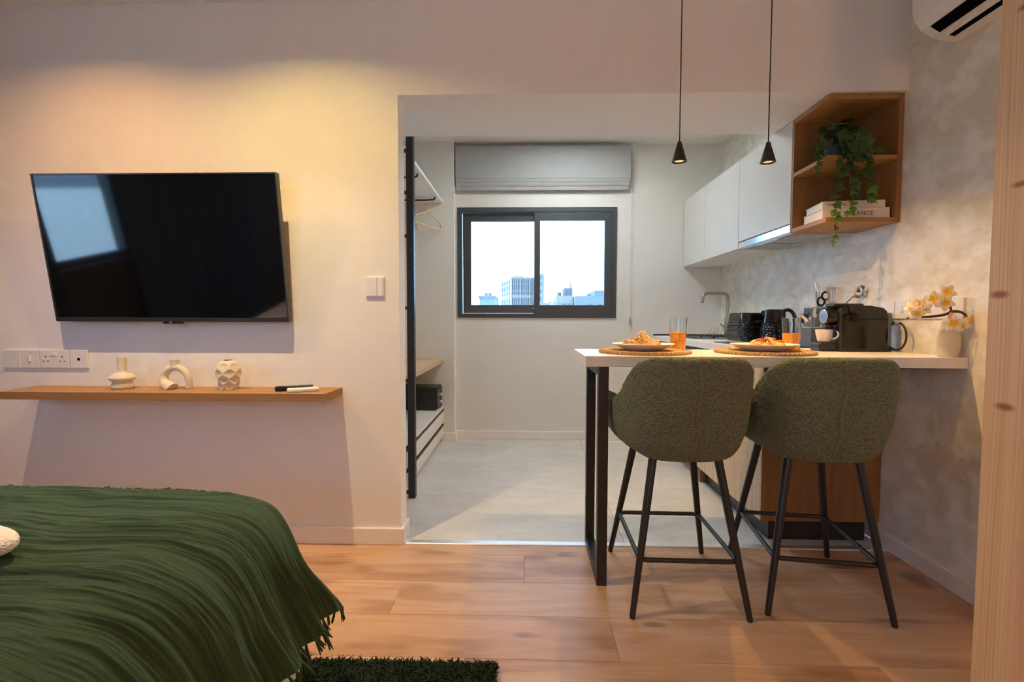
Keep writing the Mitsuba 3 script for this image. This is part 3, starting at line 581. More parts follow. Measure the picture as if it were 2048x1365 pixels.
for x, y in ((1.385, 3.63), (1.595, 3.63), (1.385, 3.89), (1.595, 3.89)): add('foot', bx(x - 0.005, x + 0.005, y - 0.005, y + 0.005, CZ + 0.004, CZ + 0.018), 'black_plastic', parent=t)
t = thing('breakfast_bar', 'pale breakfast bar on a black rectangular leg frame, laid with two plates', 'bar counter')
add('slab', bx(0.236, XR - 0.001, 1.912, 2.348, CZ - 0.042, CZ, 0.002), 'bar_laminate', parent=t)
add('bracket', cat_([ext_axis(Polygon([(1.925, CZ - 0.043), (2.25, CZ - 0.043), (2.25, CZ - 0.075), (2.2, CZ - 0.075)]), XR - 0.10, XR - 0.06, 'x')]), 'black_metal', parent=t)
lf = sbox(1.925, 0.0, 2.315, CZ - 0.042).difference(sbox(1.963, 0.038, 2.277, CZ - 0.08))
add('leg_frame', ext_axis(lf, 0.29, 0.33, 'x'), 'black_metal', parent=t, label='black rectangular steel leg frame')

# ------------------------------------------------------------------ wall units
UX, UZ0, UZ1 = 1.362, 1.520, 2.080
for ya, yb, z0, lab in ((2.587, 3.20, UZ0 + 0.042, 'pale grey wall cabinet above the cooker hood, next to the oak shelf'), (3.204, 3.796, UZ0 - 0.001, 'middle pale grey wall cabinet of the row of three'),
                        (3.80, 4.29, UZ0 - 0.001, 'pale grey wall cabinet touching the window wall')):
    t = thing('wall_cabinet', lab, 'cabinet')
    add('carcass', bx(UX + 0.02, XR - 0.002, ya + 0.001, yb, z0 if z0 > UZ0 else UZ0, UZ1), 'laminate_white', parent=t)
    add('door', bx(UX, UX + 0.019, ya, yb, z0, UZ1, 0.0012), 'cabinet_grey', parent=t)
t = thing('cooker_hood', 'slim stainless steel cooker hood under the nearest wall cabinet', 'cooker hood')
add('front', bx(UX + 0.001, UX + 0.02, 2.587, 3.20, UZ0 - 0.002, UZ0 + 0.038, 0.002), 'chrome', parent=t)
add('underside', bx(UX + 0.02, XR - 0.06, 2.59, 3.195, UZ0 - 0.006, UZ0 + 0.04), 'steel', parent=t)
for y in (2.62, 2.92): add('grease_filter', bx(UX + 0.05, XR - 0.10, y, y + 0.26, UZ0 - 0.009, UZ0 - 0.006, 0.001), 'grey_plastic', parent=t)
add('lamp_cover', bx(UX + 0.03, UX + 0.045, 2.77, 3.02, UZ0 - 0.008, UZ0 - 0.006), 'alu', parent=t)
t = thing('corner_shelf', 'open oak corner shelf unit at the end of the wall cabinets', 'shelf')
OY0, OY1 = 2.285, 2.584
add('side_panel', bx(UX, XR - 0.001, OY1 - 0.018, OY1, UZ0 - 0.008, UZ1 + 0.002, 0.001), 'oak_z', parent=t)
add('back_panel', bx(XR - 0.023, XR - 0.001, OY0, OY1 - 0.018, UZ0 - 0.008, UZ1 + 0.002, 0.001), 'oak_z', parent=t)
SH = []
for z0, z1 in ((UZ1 - 0.02, UZ1 + 0.002), (1.792, 1.812), (UZ0 - 0.008, UZ0 + 0.013)):
    add('shelf_board', bx(UX, XR - 0.0235, OY0, OY1 - 0.0185, z0, z1, 0.001), 'oak_shelf', parent=t)

# books
def book(label, spine_len, depth, th, at, deg, cover, text=None, th_txt=0.014, tx=0.02):
    k = thing('book', label, 'book')
    def pl(a): return mv(rotz(a, deg), *at)
    add('cover', pl(cat_([bx(0, spine_len, 0, depth, 0, 0.0025), bx(0, spine_len, 0, depth, th - 0.0025, th), bx(0, spine_len, 0, 0.003, 0, th)])), cover, parent=k)
    add('pages', pl(bx(0.003, spine_len - 0.003, 0.002, depth - 0.004, 0.002, th - 0.002)), 'paper', parent=k)
    if text:
        tm = meshkit.text_mesh(text, th_txt, 0.0006); tm = rot(tm, 90, [1, 0, 0]); b_ = tm.bounds
        add('title', pl(mv(tm, tx - b_[0][0], -0.0003, th / 2 - (b_[0][2] + b_[1][2]) / 2)), 'ink', parent=k)
BZ = UZ0 + 0.0135
book('cream hardback titled THE BALANCE lying under another book on the corner shelf', 0.285, 0.20, 0.05, (1.378, 2.335, BZ), -6, 'book_cream', 'THE BALANCE', 0.020, 0.03)
book('cream hardback titled BOTANICAL lying on top of another book on the corner shelf', 0.262, 0.185, 0.032, (1.378, 2.338, BZ + 0.0505), -8, 'book_beige', 'BOTANICAL', 0.010, 0.022)

# ivy in a pot
iv = thing('ivy_plant', 'dark green trailing ivy in a dark pot on the corner shelf', 'plant')
PC = V([1.465, 2.405, 1.8125])
add('pot', lathe([(0.0, 0), (0.042, 0), (0.056, 0.02), (0.062, 0.06), (0.060, 0.1), (0.057, 0.1), (0.056, 0.088), (0.0, 0.086)], 40, tuple(PC)), 'dark_pot', 40, parent=iv)
def leaf_mesh(size):
    a = [(0, -0.05), (0.18, -0.22), (0.50, -0.18), (0.46, 0.10), (0.60, 0.32), (0.30, 0.42), (0.12, 0.70), (0, 1.0)]
    o = V(a + [(-x, y) for x, y in a[-2:0:-1]])
    v = np.zeros((len(o) + 1, 3)); v[1:, :2] = o; v[0] = (0, 0.25, 0)
    v[:, 2] = 0.22 * np.abs(v[:, 0]) - 0.10 * v[:, 1] ** 2
    n = len(o); f = [(0, i + 1, (i + 1) % n + 1) for i in range(n)]
    return v * size, V(f)
LEAFV, LEAFF = leaf_mesh(1.0)
def put_leaf(p, tip, nrm, size, m):
    y = V(tip, float); y /= np.linalg.norm(y); z = V(nrm, float); z -= y * (z @ y); z /= np.linalg.norm(z) + 1e-9; x = np.cross(y, z)
    v = LEAFV * size; w = v[:, :1] * x + v[:, 1:2] * y + v[:, 2:] * z + V(p)
    add('leaf', raw(w, LEAFF), m, 60, parent=iv)
rg = np.random.default_rng(11)
def vine(pts, n, s0, s1, shade=0, r=0.0022):
    c = spline(pts, 50); add('vine', tube(c, r, 6), 'stem_brown', True, parent=iv)
    for i in range(n):
        u = (i + 0.6) / n; p = c[int(u * 49)]
        side = -1 if i % 2 else 1
        tip = V([side * rg.uniform(0.3, 1.0), -rg.uniform(0.1, 0.5), -rg.uniform(0.3, 1.0)])
        nr = V([rg.uniform(-0.5, 0.3), -1, rg.uniform(0.2, 0.9)])
        put_leaf(p + V([0, -0.004, 0]), tip, nr, (s0 + (s1 - s0) * u) * rg.uniform(0.85, 1.15), f'leaf_green_{"abc"[min(2, int(rg.uniform(0, 1.6) + shade + 1.1 * u))]}')
top = PC + V([0, 0, 0.09])
vine([top, top + V([-0.02, -0.06, 0.03]), top + V([-0.03, -0.12, -0.03]), V([1.415, 2.275, 1.74]), V([1.395, 2.27, 1.62]), V([1.40, 2.27, 1.50]), V([1.395, 2.27, 1.455]), V([1.39, 2.268, 1.395])], 18, 0.066, 0.024)
vine([top, top + V([0.03, -0.07, 0.03]), top + V([0.045, -0.125, -0.02]), V([1.53, 2.27, 1.76]), V([1.54, 2.265, 1.66]), V([1.535, 2.265, 1.59])], 17, 0.070, 0.038)
vine([top, top + V([0.005, -0.08, 0.015]), V([1.46, 2.27, 1.84]), V([1.465, 2.265, 1.72]), V([1.47, 2.265, 1.60]), V([1.44, 2.26, 1.53])], 18, 0.074, 0.034)
vine([top, top + V([-0.06, -0.03, 0.02]), V([1.365, 2.35, 1.87]), V([1.345, 2.33, 1.79]), V([1.338, 2.33, 1.725])], 11, 0.05, 0.03, 0.5)
vine([top, top + V([0.07, -0.04, 0.035]), V([1.57, 2.34, 1.87]), V([1.63, 2.31, 1.85])], 10, 0.06, 0.034)
for i in range(26):
    a = rg.uniform(0, 2 * np.pi); q = rg.uniform(0.2, 1)
    p = top + V([0.075 * q * math.cos(a), 0.07 * q * math.sin(a) - 0.02, rg.uniform(-0.02, 0.07)])
    put_leaf(p, (math.cos(a), math.sin(a) - 0.4, rg.uniform(-0.2, 0.5)), (0.2 * math.cos(a), -0.8, 0.7), rg.uniform(0.045, 0.07), f'leaf_green_{"aab"[i % 3]}')

# air conditioner
t = thing('air_conditioner', 'white air conditioner high on the plaster wall', 'air conditioner')
acp = [(XR, 2.215), (XR, 2.495), (1.50, 2.495), (1.495, 2.47), (1.495, 2.33), (1.505, 2.285), (1.53, 2.248), (1.57, 2.222), (1.62, 2.207), (1.67, 2.206)]
acp = Polygon([(a - 0.005 if a < XR - 0.001 else a, b - 0.062) for a, b in acp]).buffer(0.006, join_style=1).buffer(-0.006)
acp = acp.intersection(sbox(1.4, 2.0, XR, 2.6))
add('body', ext_axis(acp, 1.08, 1.99, 'y'), 'white_plastic', 35, parent=t)
def acslot(a, b, dz=0.0015):
    a, b = V(a) + V([-0.005, -0.062]), V(b) + V([-0.005, -0.062]); d = (b - a) / np.linalg.norm(b - a); n = V([d[1], -d[0]])
    if n[1] > 0: n = -n
    return Polygon([a + n * dz, b + n * dz, b - n * 0.006, a - n * 0.006])
add('air_slot', ext_axis(acslot((1.536, 2.243), (1.572, 2.221)), 1.12, 1.95, 'y'), 'void_black', parent=t)
add('air_slot', ext_axis(acslot((1.607, 2.2105), (1.627, 2.2065)), 1.12, 1.95, 'y'), 'void_black', parent=t)
add('louver', ext_axis(acslot((1.577, 2.219), (1.603, 2.2115), 0.004), 1.12, 1.95, 'y'), 'white_plastic', parent=t)

# pine post
PX, PYa, PYb = 1.128, 1.130, 1.230
t = thing('pine_post', 'knotty pine timber post standing at the right edge', 'post')
add('timber', bx(PX, PX + 0.12, PYa, PYb, 0, ZC - 0.001, 0.003), 'pine', parent=t)
# ------------------------------------------------------------------ pendants
def pendant(label, x, y, zb):
    t = thing('pendant_lamp', label, 'pendant lamp', 'pendant lamps over the bar')
    add('shade', lathe([(0.0, 0.082), (0.0085, 0.082), (0.0095, 0.076), (0.0305, 0.002), (0.0305, 0.0), (0.022, 0.0), (0.0195, 0.006), (0.0, 0.008)], 36, (x, y, zb)), 'black_metal', 35, parent=t)
    add('cord', tube([(x, y, zb + 0.08), (x, y, ZC)], 0.0024, 6), 'black_plastic', True, parent=t)
    m = lathe([(0.0, 0.0035), (0.0185, 0.0035)], 28, (x, y, zb))
    if m.face_normals[:, 2].mean() > 0: m.invert()
    k = add('bulb_lens', m, 'white_plastic', parent=t)
    scene[k]['emitter'] = {'type': 'area', 'radiance': rgb([1.0, 0.5, 0.13])}
    scene[t + '_light'] = {'type': 'spot', 'to_world': T().look_at(origin=[x, y, zb + 0.001], target=[x, y + 1e-4, 0], up=[1, 0, 0]), 'intensity': rgb(PENDANT_LIGHT.tolist()), 'cutoff_angle': 80.0, 'beam_width': 35.0}
    add('ceiling_rose', lathe([(0.0, -0.02), (0.04, -0.02), (0.045, -0.015), (0.045, 0.0), (0.0, 0.0)], 32, (x, y, ZC)), 'black_metal', 35, parent=t)
pendant('left black cone pendant lamp hanging before the kitchen opening', 0.642, 2.1, 1.727)
pendant('right black cone pendant lamp hanging before the wall cabinets', 1.008, 2.1, 1.722)

# ------------------------------------------------------------------ bar settings
def placemat(label, cx, cy, r):
    k = thing('placemat', label, 'placemat')
    nr, na = 46, 260
    rad = np.linspace(0.0, r, nr); a = np.linspace(0, 2 * np.pi, na, endpoint=False)
    Rr, Aa = np.meshgrid(rad, a, indexing='ij')
    coil = Rr / 0.0165; idx = np.floor(coil)
    h = 0.006 + 0.004 * np.sqrt(np.abs(np.sin(np.pi * coil))) + 0.0022 * np.sin(Aa * np.maximum(idx, 1) * 11 + idx * 1.7 + (coil - idx) * 5)
    h[-1] = 0.0005; wob = 1 + 0.010 * np.sin(Aa * 45) * (Rr / r) ** 6
    P = np.stack([cx + Rr * wob * np.cos(Aa), cy + Rr * wob * np.sin(Aa), CZ + h], -1)
    add('weave', grid_mesh(P, wrap_v=True), 'straw', True, parent=k)
    rim = []
    n = 68
    for s_ in (0, 1):
        th = np.linspace(0, 2 * np.pi, n * 6)
        ph = th * n / 2 + s_ * np.pi
        rim.append(tube(np.stack([cx + (r - 0.004 + 0.004 * np.cos(ph)) * np.cos(th), cy + (r - 0.004 + 0.004 * np.cos(ph)) * np.sin(th), CZ + 0.0075 + 0.0035 * np.sin(ph)], 1), 0.004, 6))
    add('braided_edge', cat_(rim), 'straw', True, parent=k)
placemat('round woven straw placemat at the left end of the bar', 0.512, 2.115, 0.19)
placemat('round woven straw placemat on the right half of the bar', 1.018, 2.115, 0.195)
PLZ = CZ + 0.0125
def plate_(label, cx, cy, r):
    add('plate', lathe([(0.0, 0.0), (r * 0.58, 0.0), (r * 0.62, 0.003), (r * 0.80, 0.012), (r * 0.985, 0.024), (r, 0.0265), (r * 0.985, 0.0275), (r * 0.80, 0.0165), (r * 0.60, 0.0075), (0.0, 0.006)], 72, (cx, cy, PLZ)), 'porcelain', 50, label=label, cat='plate')
plate_('shallow white plate with a croissant on the left placemat', 0.508, 2.12, 0.130)
plate_('shallow white plate with a fruit pastry on the right placemat', 1.020, 2.12, 0.136)
# croissant: folded flaky triangle
def croissant(c):
    nu, nv = 150, 70
    u = np.linspace(-1, 1, nu); a = np.linspace(0, 2 * np.pi, nv, endpoint=False)
    U, A = np.meshgrid(u, a, indexing='ij')
    env = np.maximum(1 - np.abs(U) ** 2.6, 0) ** 0.45
    h = 0.031 + 0.026 * np.exp(-((U + 0.05) / 0.38) ** 2) + 0.004 * np.cos(U * 7)
    d = 0.050 * (0.75 + 0.25 * np.exp(-(U / 0.4) ** 2))
    x = 0.084 * U; y = d * env * np.cos(A) + 0.012 * U ** 2; z = h * env * np.sign(np.sin(A)) * np.abs(np.sin(A)) ** 0.9
    P = np.stack([x, y, z], -1)
    seg = np.abs(np.sin((U * 4.3 + 0.25 * np.cos(A)) * np.pi)) ** 0.4
    P[..., 1:] *= (0.86 + 0.14 * seg)[..., None]
    nn = meshkit.fbm(P * V([90, 60, 110]), 4, 3) - 0.5; rid = np.abs(meshkit.noise(P * V([160, 40, 130]), 5) - 0.5)
    P *= (1 + 0.34 * nn - 0.16 * rid)[..., None]
    P[..., 2] = np.maximum(P[..., 2] * 1.05 + 0.010, 0.0)
    return grid_mesh(P + V(c), wrap_v=True)
k = thing('croissant', 'golden flaky croissant on the left plate', 'pastry')
m = orient(croissant((0.505, 2.12, PLZ + 0.008))); add('crust', m, 'pastry_crust', 40, parent=k)
# fruit pastry: four petals around a twist
k = thing('fruit_pastry', 'golden pastry with glazed orange fruit on the right plate', 'pastry')
fc = V([1.035, 2.12, PLZ + 0.006])
def blob(c, r, sc, amp=0.12, fr=55, seed=0, sub=4, cut=True):
    s = trimesh.creation.icosphere(subdivisions=sub, radius=r); v = np.array(s.vertices) * V(sc)
    v = v * (1 + amp * 2 * (meshkit.fbm(v * fr + seed, 3, seed) - 0.5))[:, None]
    v = v + V(c)
    if cut: v[:, 2] = np.maximum(v[:, 2], PLZ + 0.007)
    return raw(v, s.faces)
for i, (x, y, z, a) in enumerate(((-0.036, -0.012, 0.016, 30), (0.038, -0.012, 0.016, -30), (-0.030, 0.022, 0.022, -30), (0.030, 0.022, 0.022, 30), (-0.022, -0.03, 0.010, 70), (0.026, -0.03, 0.010, -60))):
    pm = blob((0, 0, 0), 0.026, (1.15, 0.85, 0.72), 0.10, 60, i, cut=False); v = np.array(pm.vertices)
    v *= (0.90 + 0.10 * np.abs(np.sin(v[:, 1] * 330)))[:, None]
    pm = raw(v, pm.faces); pm = mv(rotz(pm, a), *(fc + V([x, y, z]))); pm.vertices[:, 2] = np.maximum(pm.vertices[:, 2], PLZ + 0.007)
    add('lobe', pm, 'pastry_dough' if i % 2 else 'pastry_crust', 50, parent=k)
for i, (x, y, z) in enumerate(((-0.033, -0.006, 0.036), (0.022, 0.008, 0.040), (0.046, -0.012, 0.030))):
    add('fruit', blob(fc + V([x, y, z]), 0.0165, (1.15, 0.9, 0.55), 0.08, 70, 20 + i, 3, False), 'fruit_glaze', True, parent=k)
add('twist', tube(spline([fc + V([-0.012, -0.006, 0.045]), fc + V([0.0, -0.026, 0.040]), fc + V([0.010, -0.040, 0.018]), fc + V([0.013, -0.045, 0.004])], 20), [0.008] * 20, 10), 'pastry_crust', True, parent=k)
# glasses of juice
def juice_glass(label, cx, cy, h=0.15, r=0.0385, jl=0.083):
    k = thing('juice_glass', label, 'glass')
    rb, w = r * 0.86, 0.0016
    ro = lambda z: rb + (r - rb) * z / h
    zj = jl + 0.001
    prof = [(ro(zj), zj), (r, h - 0.001), (r - w / 2, h), (r - w, h - 0.001), (ro(zj) - w, zj)]
    add('tumbler', orient(lathe(prof, 64, (cx, cy, CZ + 0.0005), closed=True)), 'glass', 40, parent=k)
    add('lower_wall', lathe([(0.0, 0.0005), (rb - 0.002, 0.0), (rb, 0.002), (ro(zj), zj)], 64, (cx, cy, CZ + 0.0005)), 'window_glass', 40, parent=k)
    add('heel', orient(lathe([(0.0, 0.001), (rb - 0.003, 0.001), (rb - 0.0015, 0.003), (rb - 0.0015, 0.009), (0.0, 0.009)], 64, (cx, cy, CZ + 0.0005))), 'glass', 40, parent=k)
    ji = lambda z: ro(z) - 0.0006
    add('juice', orient(lathe([(0.0, 0.0095), (ji(0.012) - 0.003, 0.0095), (ji(0.013), 0.013), (ji(jl), jl), (ji(jl) - 0.001, jl), (0.0, jl - 0.0005)], 64, (cx, cy, CZ + 0.0005))), 'juice', 40, parent=k, label='orange juice')
juice_glass('tall glass of orange juice behind the left plate', 0.7, 2.262)
juice_glass('tall glass of orange juice beside the right plate', 1.173, 2.19)

# ------------------------------------------------------------------ toaster, kettle
def gem_lathe(prof_fn, h, n, m, c, sq=1.0, dents=None):
    z = np.linspace(0, h, m); a = np.linspace(0, 2 * np.pi, n, endpoint=False)
    return z, a
t = thing('kettle', 'glossy black faceted kettle behind the right juice glass', 'kettle')
kc = V([1.555, 3.10, CZ])
z = np.linspace(0.012, 0.195, 90); a = np.linspace(0, 2 * np.pi, 160, endpoint=False); Z, A = np.meshgrid(z, a, indexing='ij')
R0 = np.interp(Z, [0, 0.03, 0.1, 0.2], [0.077, 0.079, 0.072, 0.058])
f1 = (A / (2 * np.pi) * 18 + (np.floor(Z / 0.017) % 2) * 0.5) % 1 - 0.5; f2 = (Z / 0.017) % 1 - 0.5
gem = np.clip(1 - 2 * np.maximum(np.abs(f1), np.abs(f2)), 0, 1) * 0.006 * ((Z > 0.022) & (Z < 0.125))
R0 = R0 + gem
body = grid_mesh(np.stack([kc[0] + R0 * np.cos(A), kc[1] + R0 * np.sin(A), kc[2] + Z], -1), wrap_v=True)
add('body', body, 'black_gloss', 20, parent=t)
add('lid', lathe([(0.058, 0.195), (0.055, 0.203), (0.03, 0.208), (0.0, 0.209)], 48, tuple(kc)), 'black_gloss', 40, parent=t)
add('base', lathe([(0.0, 0.0), (0.078, 0.0), (0.082, 0.004), (0.08, 0.012), (0.0, 0.012)], 48, tuple(kc)), 'black_plastic', 40, parent=t)
dh = V([math.cos(-0.6), math.sin(-0.6), 0])
hp = lambda r_, z_: kc + dh * r_ + V([0, 0, z_])
add('handle', tube(spline([hp(0.055, 0.198), hp(0.075, 0.202), hp(0.098, 0.185), hp(0.112, 0.14), hp(0.115, 0.09), hp(0.105, 0.055), hp(0.082, 0.04)], 40), 0.0105, 12), 'black_gloss', True, parent=t)
add('spout', tube([kc - dh * 0.045 + V([0, 0, 0.17]), kc - dh * 0.075 + V([0, 0, 0.19])], [0.022, 0.012], 14), 'black_gloss', True, parent=t)
t = thing('toaster', 'glossy black faceted toaster left of the kettle', 'toaster')
tc = V([1.50, 3.33, CZ])
tz = np.linspace(0.012, 0.185, 80); ta = np.linspace(0, 2 * np.pi, 240, endpoint=False); Z, A = np.meshgrid(tz, ta, indexing='ij')
def sup(A, a_, b_, p=0.32): return a_ * np.sign(np.cos(A)) * np.abs(np.cos(A)) ** p, b_ * np.sign(np.sin(A)) * np.abs(np.sin(A)) ** p
X_, Y_ = sup(A, 0.098, 0.135); sc = np.interp(Z, [0, 0.02, 0.15, 0.18, 0.185], [1.05, 1.06, 0.98, 0.95, 0.90])
f1 = (X_ / 0.014 + Y_ / 0.014 + (np.floor(Z / 0.014) % 2) * 0.5) % 1 - 0.5; f2 = (Z / 0.014) % 1 - 0.5
gem = 1 + np.clip(1 - 2 * np.maximum(np.abs(f1), np.abs(f2)), 0, 1) * 0.05 * ((Z > 0.03) & (Z < 0.115))
tmesh = grid_mesh(np.stack([tc[0] + X_ * sc * gem, tc[1] + Y_ * sc * gem, tc[2] + Z], -1), wrap_v=True)
add('body', tmesh, 'black_gloss', 22, parent=t)
topz = tc[2] + 0.185
xx, yy = sup(ta, 0.098 * 0.9, 0.135 * 0.9)
add('top', ext_axis(Polygon(np.stack([tc[0] + xx, tc[1] + yy], 1)).difference(sbox(tc[0] - 0.05, tc[1] - 0.10, tc[0] - 0.02, tc[1] + 0.10)).difference(sbox(tc[0] + 0.02, tc[1] - 0.10, tc[0] + 0.05, tc[1] + 0.10)), topz - 0.01, topz + 0.001, 'z'), 'black_gloss', parent=t)
xx, yy = sup(ta, 0.098, 0.135)
add('foot_ring', ext_axis(Polygon(np.stack([tc[0] + xx, tc[1] + yy], 1)), CZ, CZ + 0.014, 'z'), 'black_plastic', parent=t)
add('lever', rbox(tc[0] - 0.02, tc[0] + 0.02, tc[1] - 0.165, tc[1] - 0.135, CZ + 0.12, CZ + 0.138, 0.005), 'black_plastic', 40, parent=t)

# ------------------------------------------------------------------ utensil caddies and what they hold
def caddy(label, x0, x1, y0, y1, h):
    k = thing('utensil_caddy', label, 'utensil holder'); w = 0.003
    add('wall', ext_axis(sbox(x0, y0, x1, y1).difference(sbox(x0 + w, y0 + w, x1 - w, y1 - w)), CZ + 0.004, CZ + h, 'z'), 'smoke_acrylic', parent=k)
    add('base', bx(x0, x1, y0, y1, CZ + 0.0005, CZ + 0.006, 0.001), 'acrylic_edge', parent=k)
    add('rim', ext_axis(sbox(x0 - 0.001, y0 - 0.001, x1 + 0.001, y1 + 0.001).difference(sbox(x0 + w, y0 + w, x1 - w, y1 - w)), CZ + h - 0.005, CZ + h + 0.001, 'z'), 'acrylic_edge', parent=k)
caddy('low smoked cutlery caddy beside the coffee machine', 1.485, 1.60, 2.585, 2.685, 0.105)
caddy('tall smoked utensil caddy behind the low cutlery caddy', 1.56, 1.690, 2.70, 2.79, 0.212)
def stick(p0, p1, r0, r1, n=10): return tube([p0, (V(p0) + V(p1)) / 2, p1], [r0, (r0 + r1) / 2, r1], n)
def oval(c, d, nrm, L, w, dish=0.25, n=14, m=24):
    d = V(d, float); d /= np.linalg.norm(d); z = V(nrm, float); z -= d * (z @ d); z /= np.linalg.norm(z); x = np.cross(d, z)
    r = np.linspace(0, 1, n)[:, None]; a = np.linspace(0, 2 * np.pi, m, endpoint=False)[None]
    P = V(c) + (r * np.cos(a))[..., None] * d * L + (r * np.sin(a))[..., None] * x * w - ((1 - r ** 2) * dish * w * np.ones_like(a))[..., None] * z
    g = grid_mesh(P, wrap_v=True); g2 = grid_mesh(P - 0.0012 * z, wrap_v=True, flip=True); return cat_([g, g2])
def spoon(label, foot, head, nrm=(-0.6, -1, 0.2)):
    k = thing('spoon', label, 'spoon'); f, h = V(foot), V(head); d = (h - f) / np.linalg.norm(h - f)
    add('handle', stick(f, h - d * 0.02, 0.003, 0.0022, 8), 'chrome', True, parent=k)
    add('bowl', oval(h, d, nrm, 0.028, 0.018), 'chrome', True, parent=k)
spoon('leftmost spoon leaning out of the low cutlery caddy', (1.53, 2.64, 0.94), (1.468, 2.625, 1.072))
spoon('spoon standing next to the leftmost one in the low cutlery caddy', (1.54, 2.65, 0.94), (1.492, 2.63, 1.082), (-1, -0.4, 0.2))
spoon('tallest spoon in the low cutlery caddy', (1.535, 2.65, 0.94), (1.528, 2.63, 1.105), (0.2, -1, 0))
k = thing('fork', 'steel fork leaning right in the low cutlery caddy', 'fork')
f0, f1_ = V([1.545, 2.64, 0.94]), V([1.585, 2.612, 1.075])
d = (f1_ - f0) / np.linalg.norm(f1_ - f0)
add('handle', stick(f0, f1_, 0.003, 0.0025, 8), 'chrome', True, parent=k)
add('head', stick(f1_, f1_ + d * 0.02, 0.0025, 0.009, 8), 'chrome', True, parent=k)
xv = np.cross(d, [0, -1, 0]); xv /= np.linalg.norm(xv)
for i in range(4): add('tine', stick(f1_ + d * 0.018 + xv * (i - 1.5) * 0.0055, f1_ + d * 0.055 + xv * (i - 1.5) * 0.0055, 0.0016, 0.0008, 6), 'chrome', True, parent=k)
k = thing('table_knife', 'steel table knife leaning in the low cutlery caddy', 'knife')
add('blade', tube([(1.55, 2.655, 0.94), (1.575, 2.64, 1.05), (1.592, 2.635, 1.13)], [0.003, 0.006, 0.0035], 8), 'steel', True, parent=k)
_pre = set(scene)
k = thing('kitchen_knife', 'long steel-handled kitchen knife, leftmost in the tall caddy', 'knife')
add('handle', tube([(1.60, 2.745, 0.95), (1.583, 2.745, 1.14), (1.575, 2.745, 1.21), (1.567, 2.745, 1.268)], [0.006, 0.009, 0.012, 0.007], 12), 'chrome', True, parent=k)
k = thing('scissors', 'scissors with black ring handles in the tall caddy', 'scissors')
for (x, z) in ((1.590, 1.168), (1.613, 1.197)):
    a = np.linspace(0, 2 * np.pi, 32)
    add('ring', tube(np.stack([x + 0.019 * np.cos(a), 2.735 + 0 * a, z + 0.022 * np.sin(a)], 1), 0.0055, 8, False), 'black_gloss', True, parent=k)
add('blade', cat_([stick((1.60, 2.735, 1.15), (1.63, 2.74, 0.96), 0.006, 0.003, 8), stick((1.62, 2.735, 1.175), (1.605, 2.74, 0.96), 0.006, 0.003, 8)]), 'steel', True, parent=k)
k = thing('slotted_turner', 'steel slotted turner standing in the tall caddy', 'turner')
tp = Polygon([(-0.024, 0.0), (0.026, 0.0), (0.031, 0.07), (0.031, 0.092), (0.026, 0.098), (-0.030, 0.098), (-0.037, 0.090)])
for i in range(4): tp = tp.difference(sbox(-0.015 + 0.0125 * i, 0.024, -0.009 + 0.0125 * i, 0.083).buffer(0.001))
bl_ = ext_axis(tp, 0.0, 0.0018, 'y'); add('blade', mv(rot(bl_, -3, [0, 1, 0]), 1.655, 2.73, 1.148), 'steel', 30, parent=k)
add('handle', stick((1.645, 2.745, 0.95), (1.655, 2.735, 1.15), 0.006, 0.005), 'chrome', True, parent=k)
k = thing('ladle', 'steel serving ladle leaning right out of the tall caddy', 'ladle')
p0, p1 = V([1.615, 2.735, 0.95]), V([1.622, 2.56, 1.165])
add('handle', tube(spline([p0, V([1.618, 2.65, 1.09]), p1, V([1.628, 2.53, 1.185])], 20), 0.0055, 8), 'chrome', True, parent=k)
add('bowl', oval(V([1.640, 2.50, 1.208]), (0.35, -0.6, 0.72), (-0.75, -0.55, -0.1), 0.036, 0.027, 0.6), 'chrome', True, parent=k)
for i in range(4): add('tooth', stick(V([1.652 + 0.003 * i, 2.485 + 0.008 * i, 1.205 - 0.005 * i]), V([1.660 + 0.003 * i, 2.478 + 0.008 * i, 1.188 - 0.005 * i]), 0.004, 0.002, 6), 'chrome', True, parent=k)
for q in [q for q in scene if q not in _pre]: scene[q]['to_world'] = T().translate([0.03, 0, 0])

# ------------------------------------------------------------------ coffee machine and cup
_pre = set(scene)
t = thing('coffee_machine', 'glossy black capsule coffee machine standing sideways on the bar', 'coffee machine')
my0, my1 = 2.235, 2.345
bp = sbox(1.462, CZ + 0.003, 1.668, 1.132)
bp = bp.intersection(Polygon([(1.462, 0.9), (1.668, 0.9), (1.668, 1.085), (1.660, 1.108), (1.645, 1.121), (1.62, 1.126), (1.59, 1.132), (1.462, 1.135)]))
add('body', ext_axis(bp, my0, my1, 'y'), 'black_gloss', parent=t)
add('side_edge', ext_axis(sbox(1.458, CZ + 0.002, 1.464, 1.118), my0 - 0.001, my1, 'y'), 'tv_bezel', parent=t)
add('lever_top', rbox(1.44, 1.575, my0 + 0.02, my1 - 0.02, 1.126, 1.142, 0.007), 'black_plastic', 40, parent=t)
hd = lathe([(0.0, -0.045), (0.034, -0.045), (0.039, -0.040), (0.041, 0.02), (0.0, 0.02)], 40).apply_transform(trimesh.transformations.rotation_matrix(math.pi / 2, [0, 1, 0]))
ycm = (my0 + my1) / 2 - 0.008
add('brew_head', mv(hd, 1.455, ycm, 1.083), 'black_gloss', 35, parent=t)
fd = lathe([(0.0, 0.0015), (0.031, 0.0015), (0.033, 0.0), (0.0, 0.0)], 40).apply_transform(trimesh.transformations.rotation_matrix(-math.pi / 2, [0, 1, 0]))
add('lever_face', mv(fd, 1.410, ycm, 1.083), 'chrome', 35, parent=t)
add('brew_spout', lathe([(0.0, 0), (0.012, 0), (0.016, 0.03), (0.0, 0.03)], 24, (1.437, ycm, 1.012)), 'black_plastic', 35, parent=t)
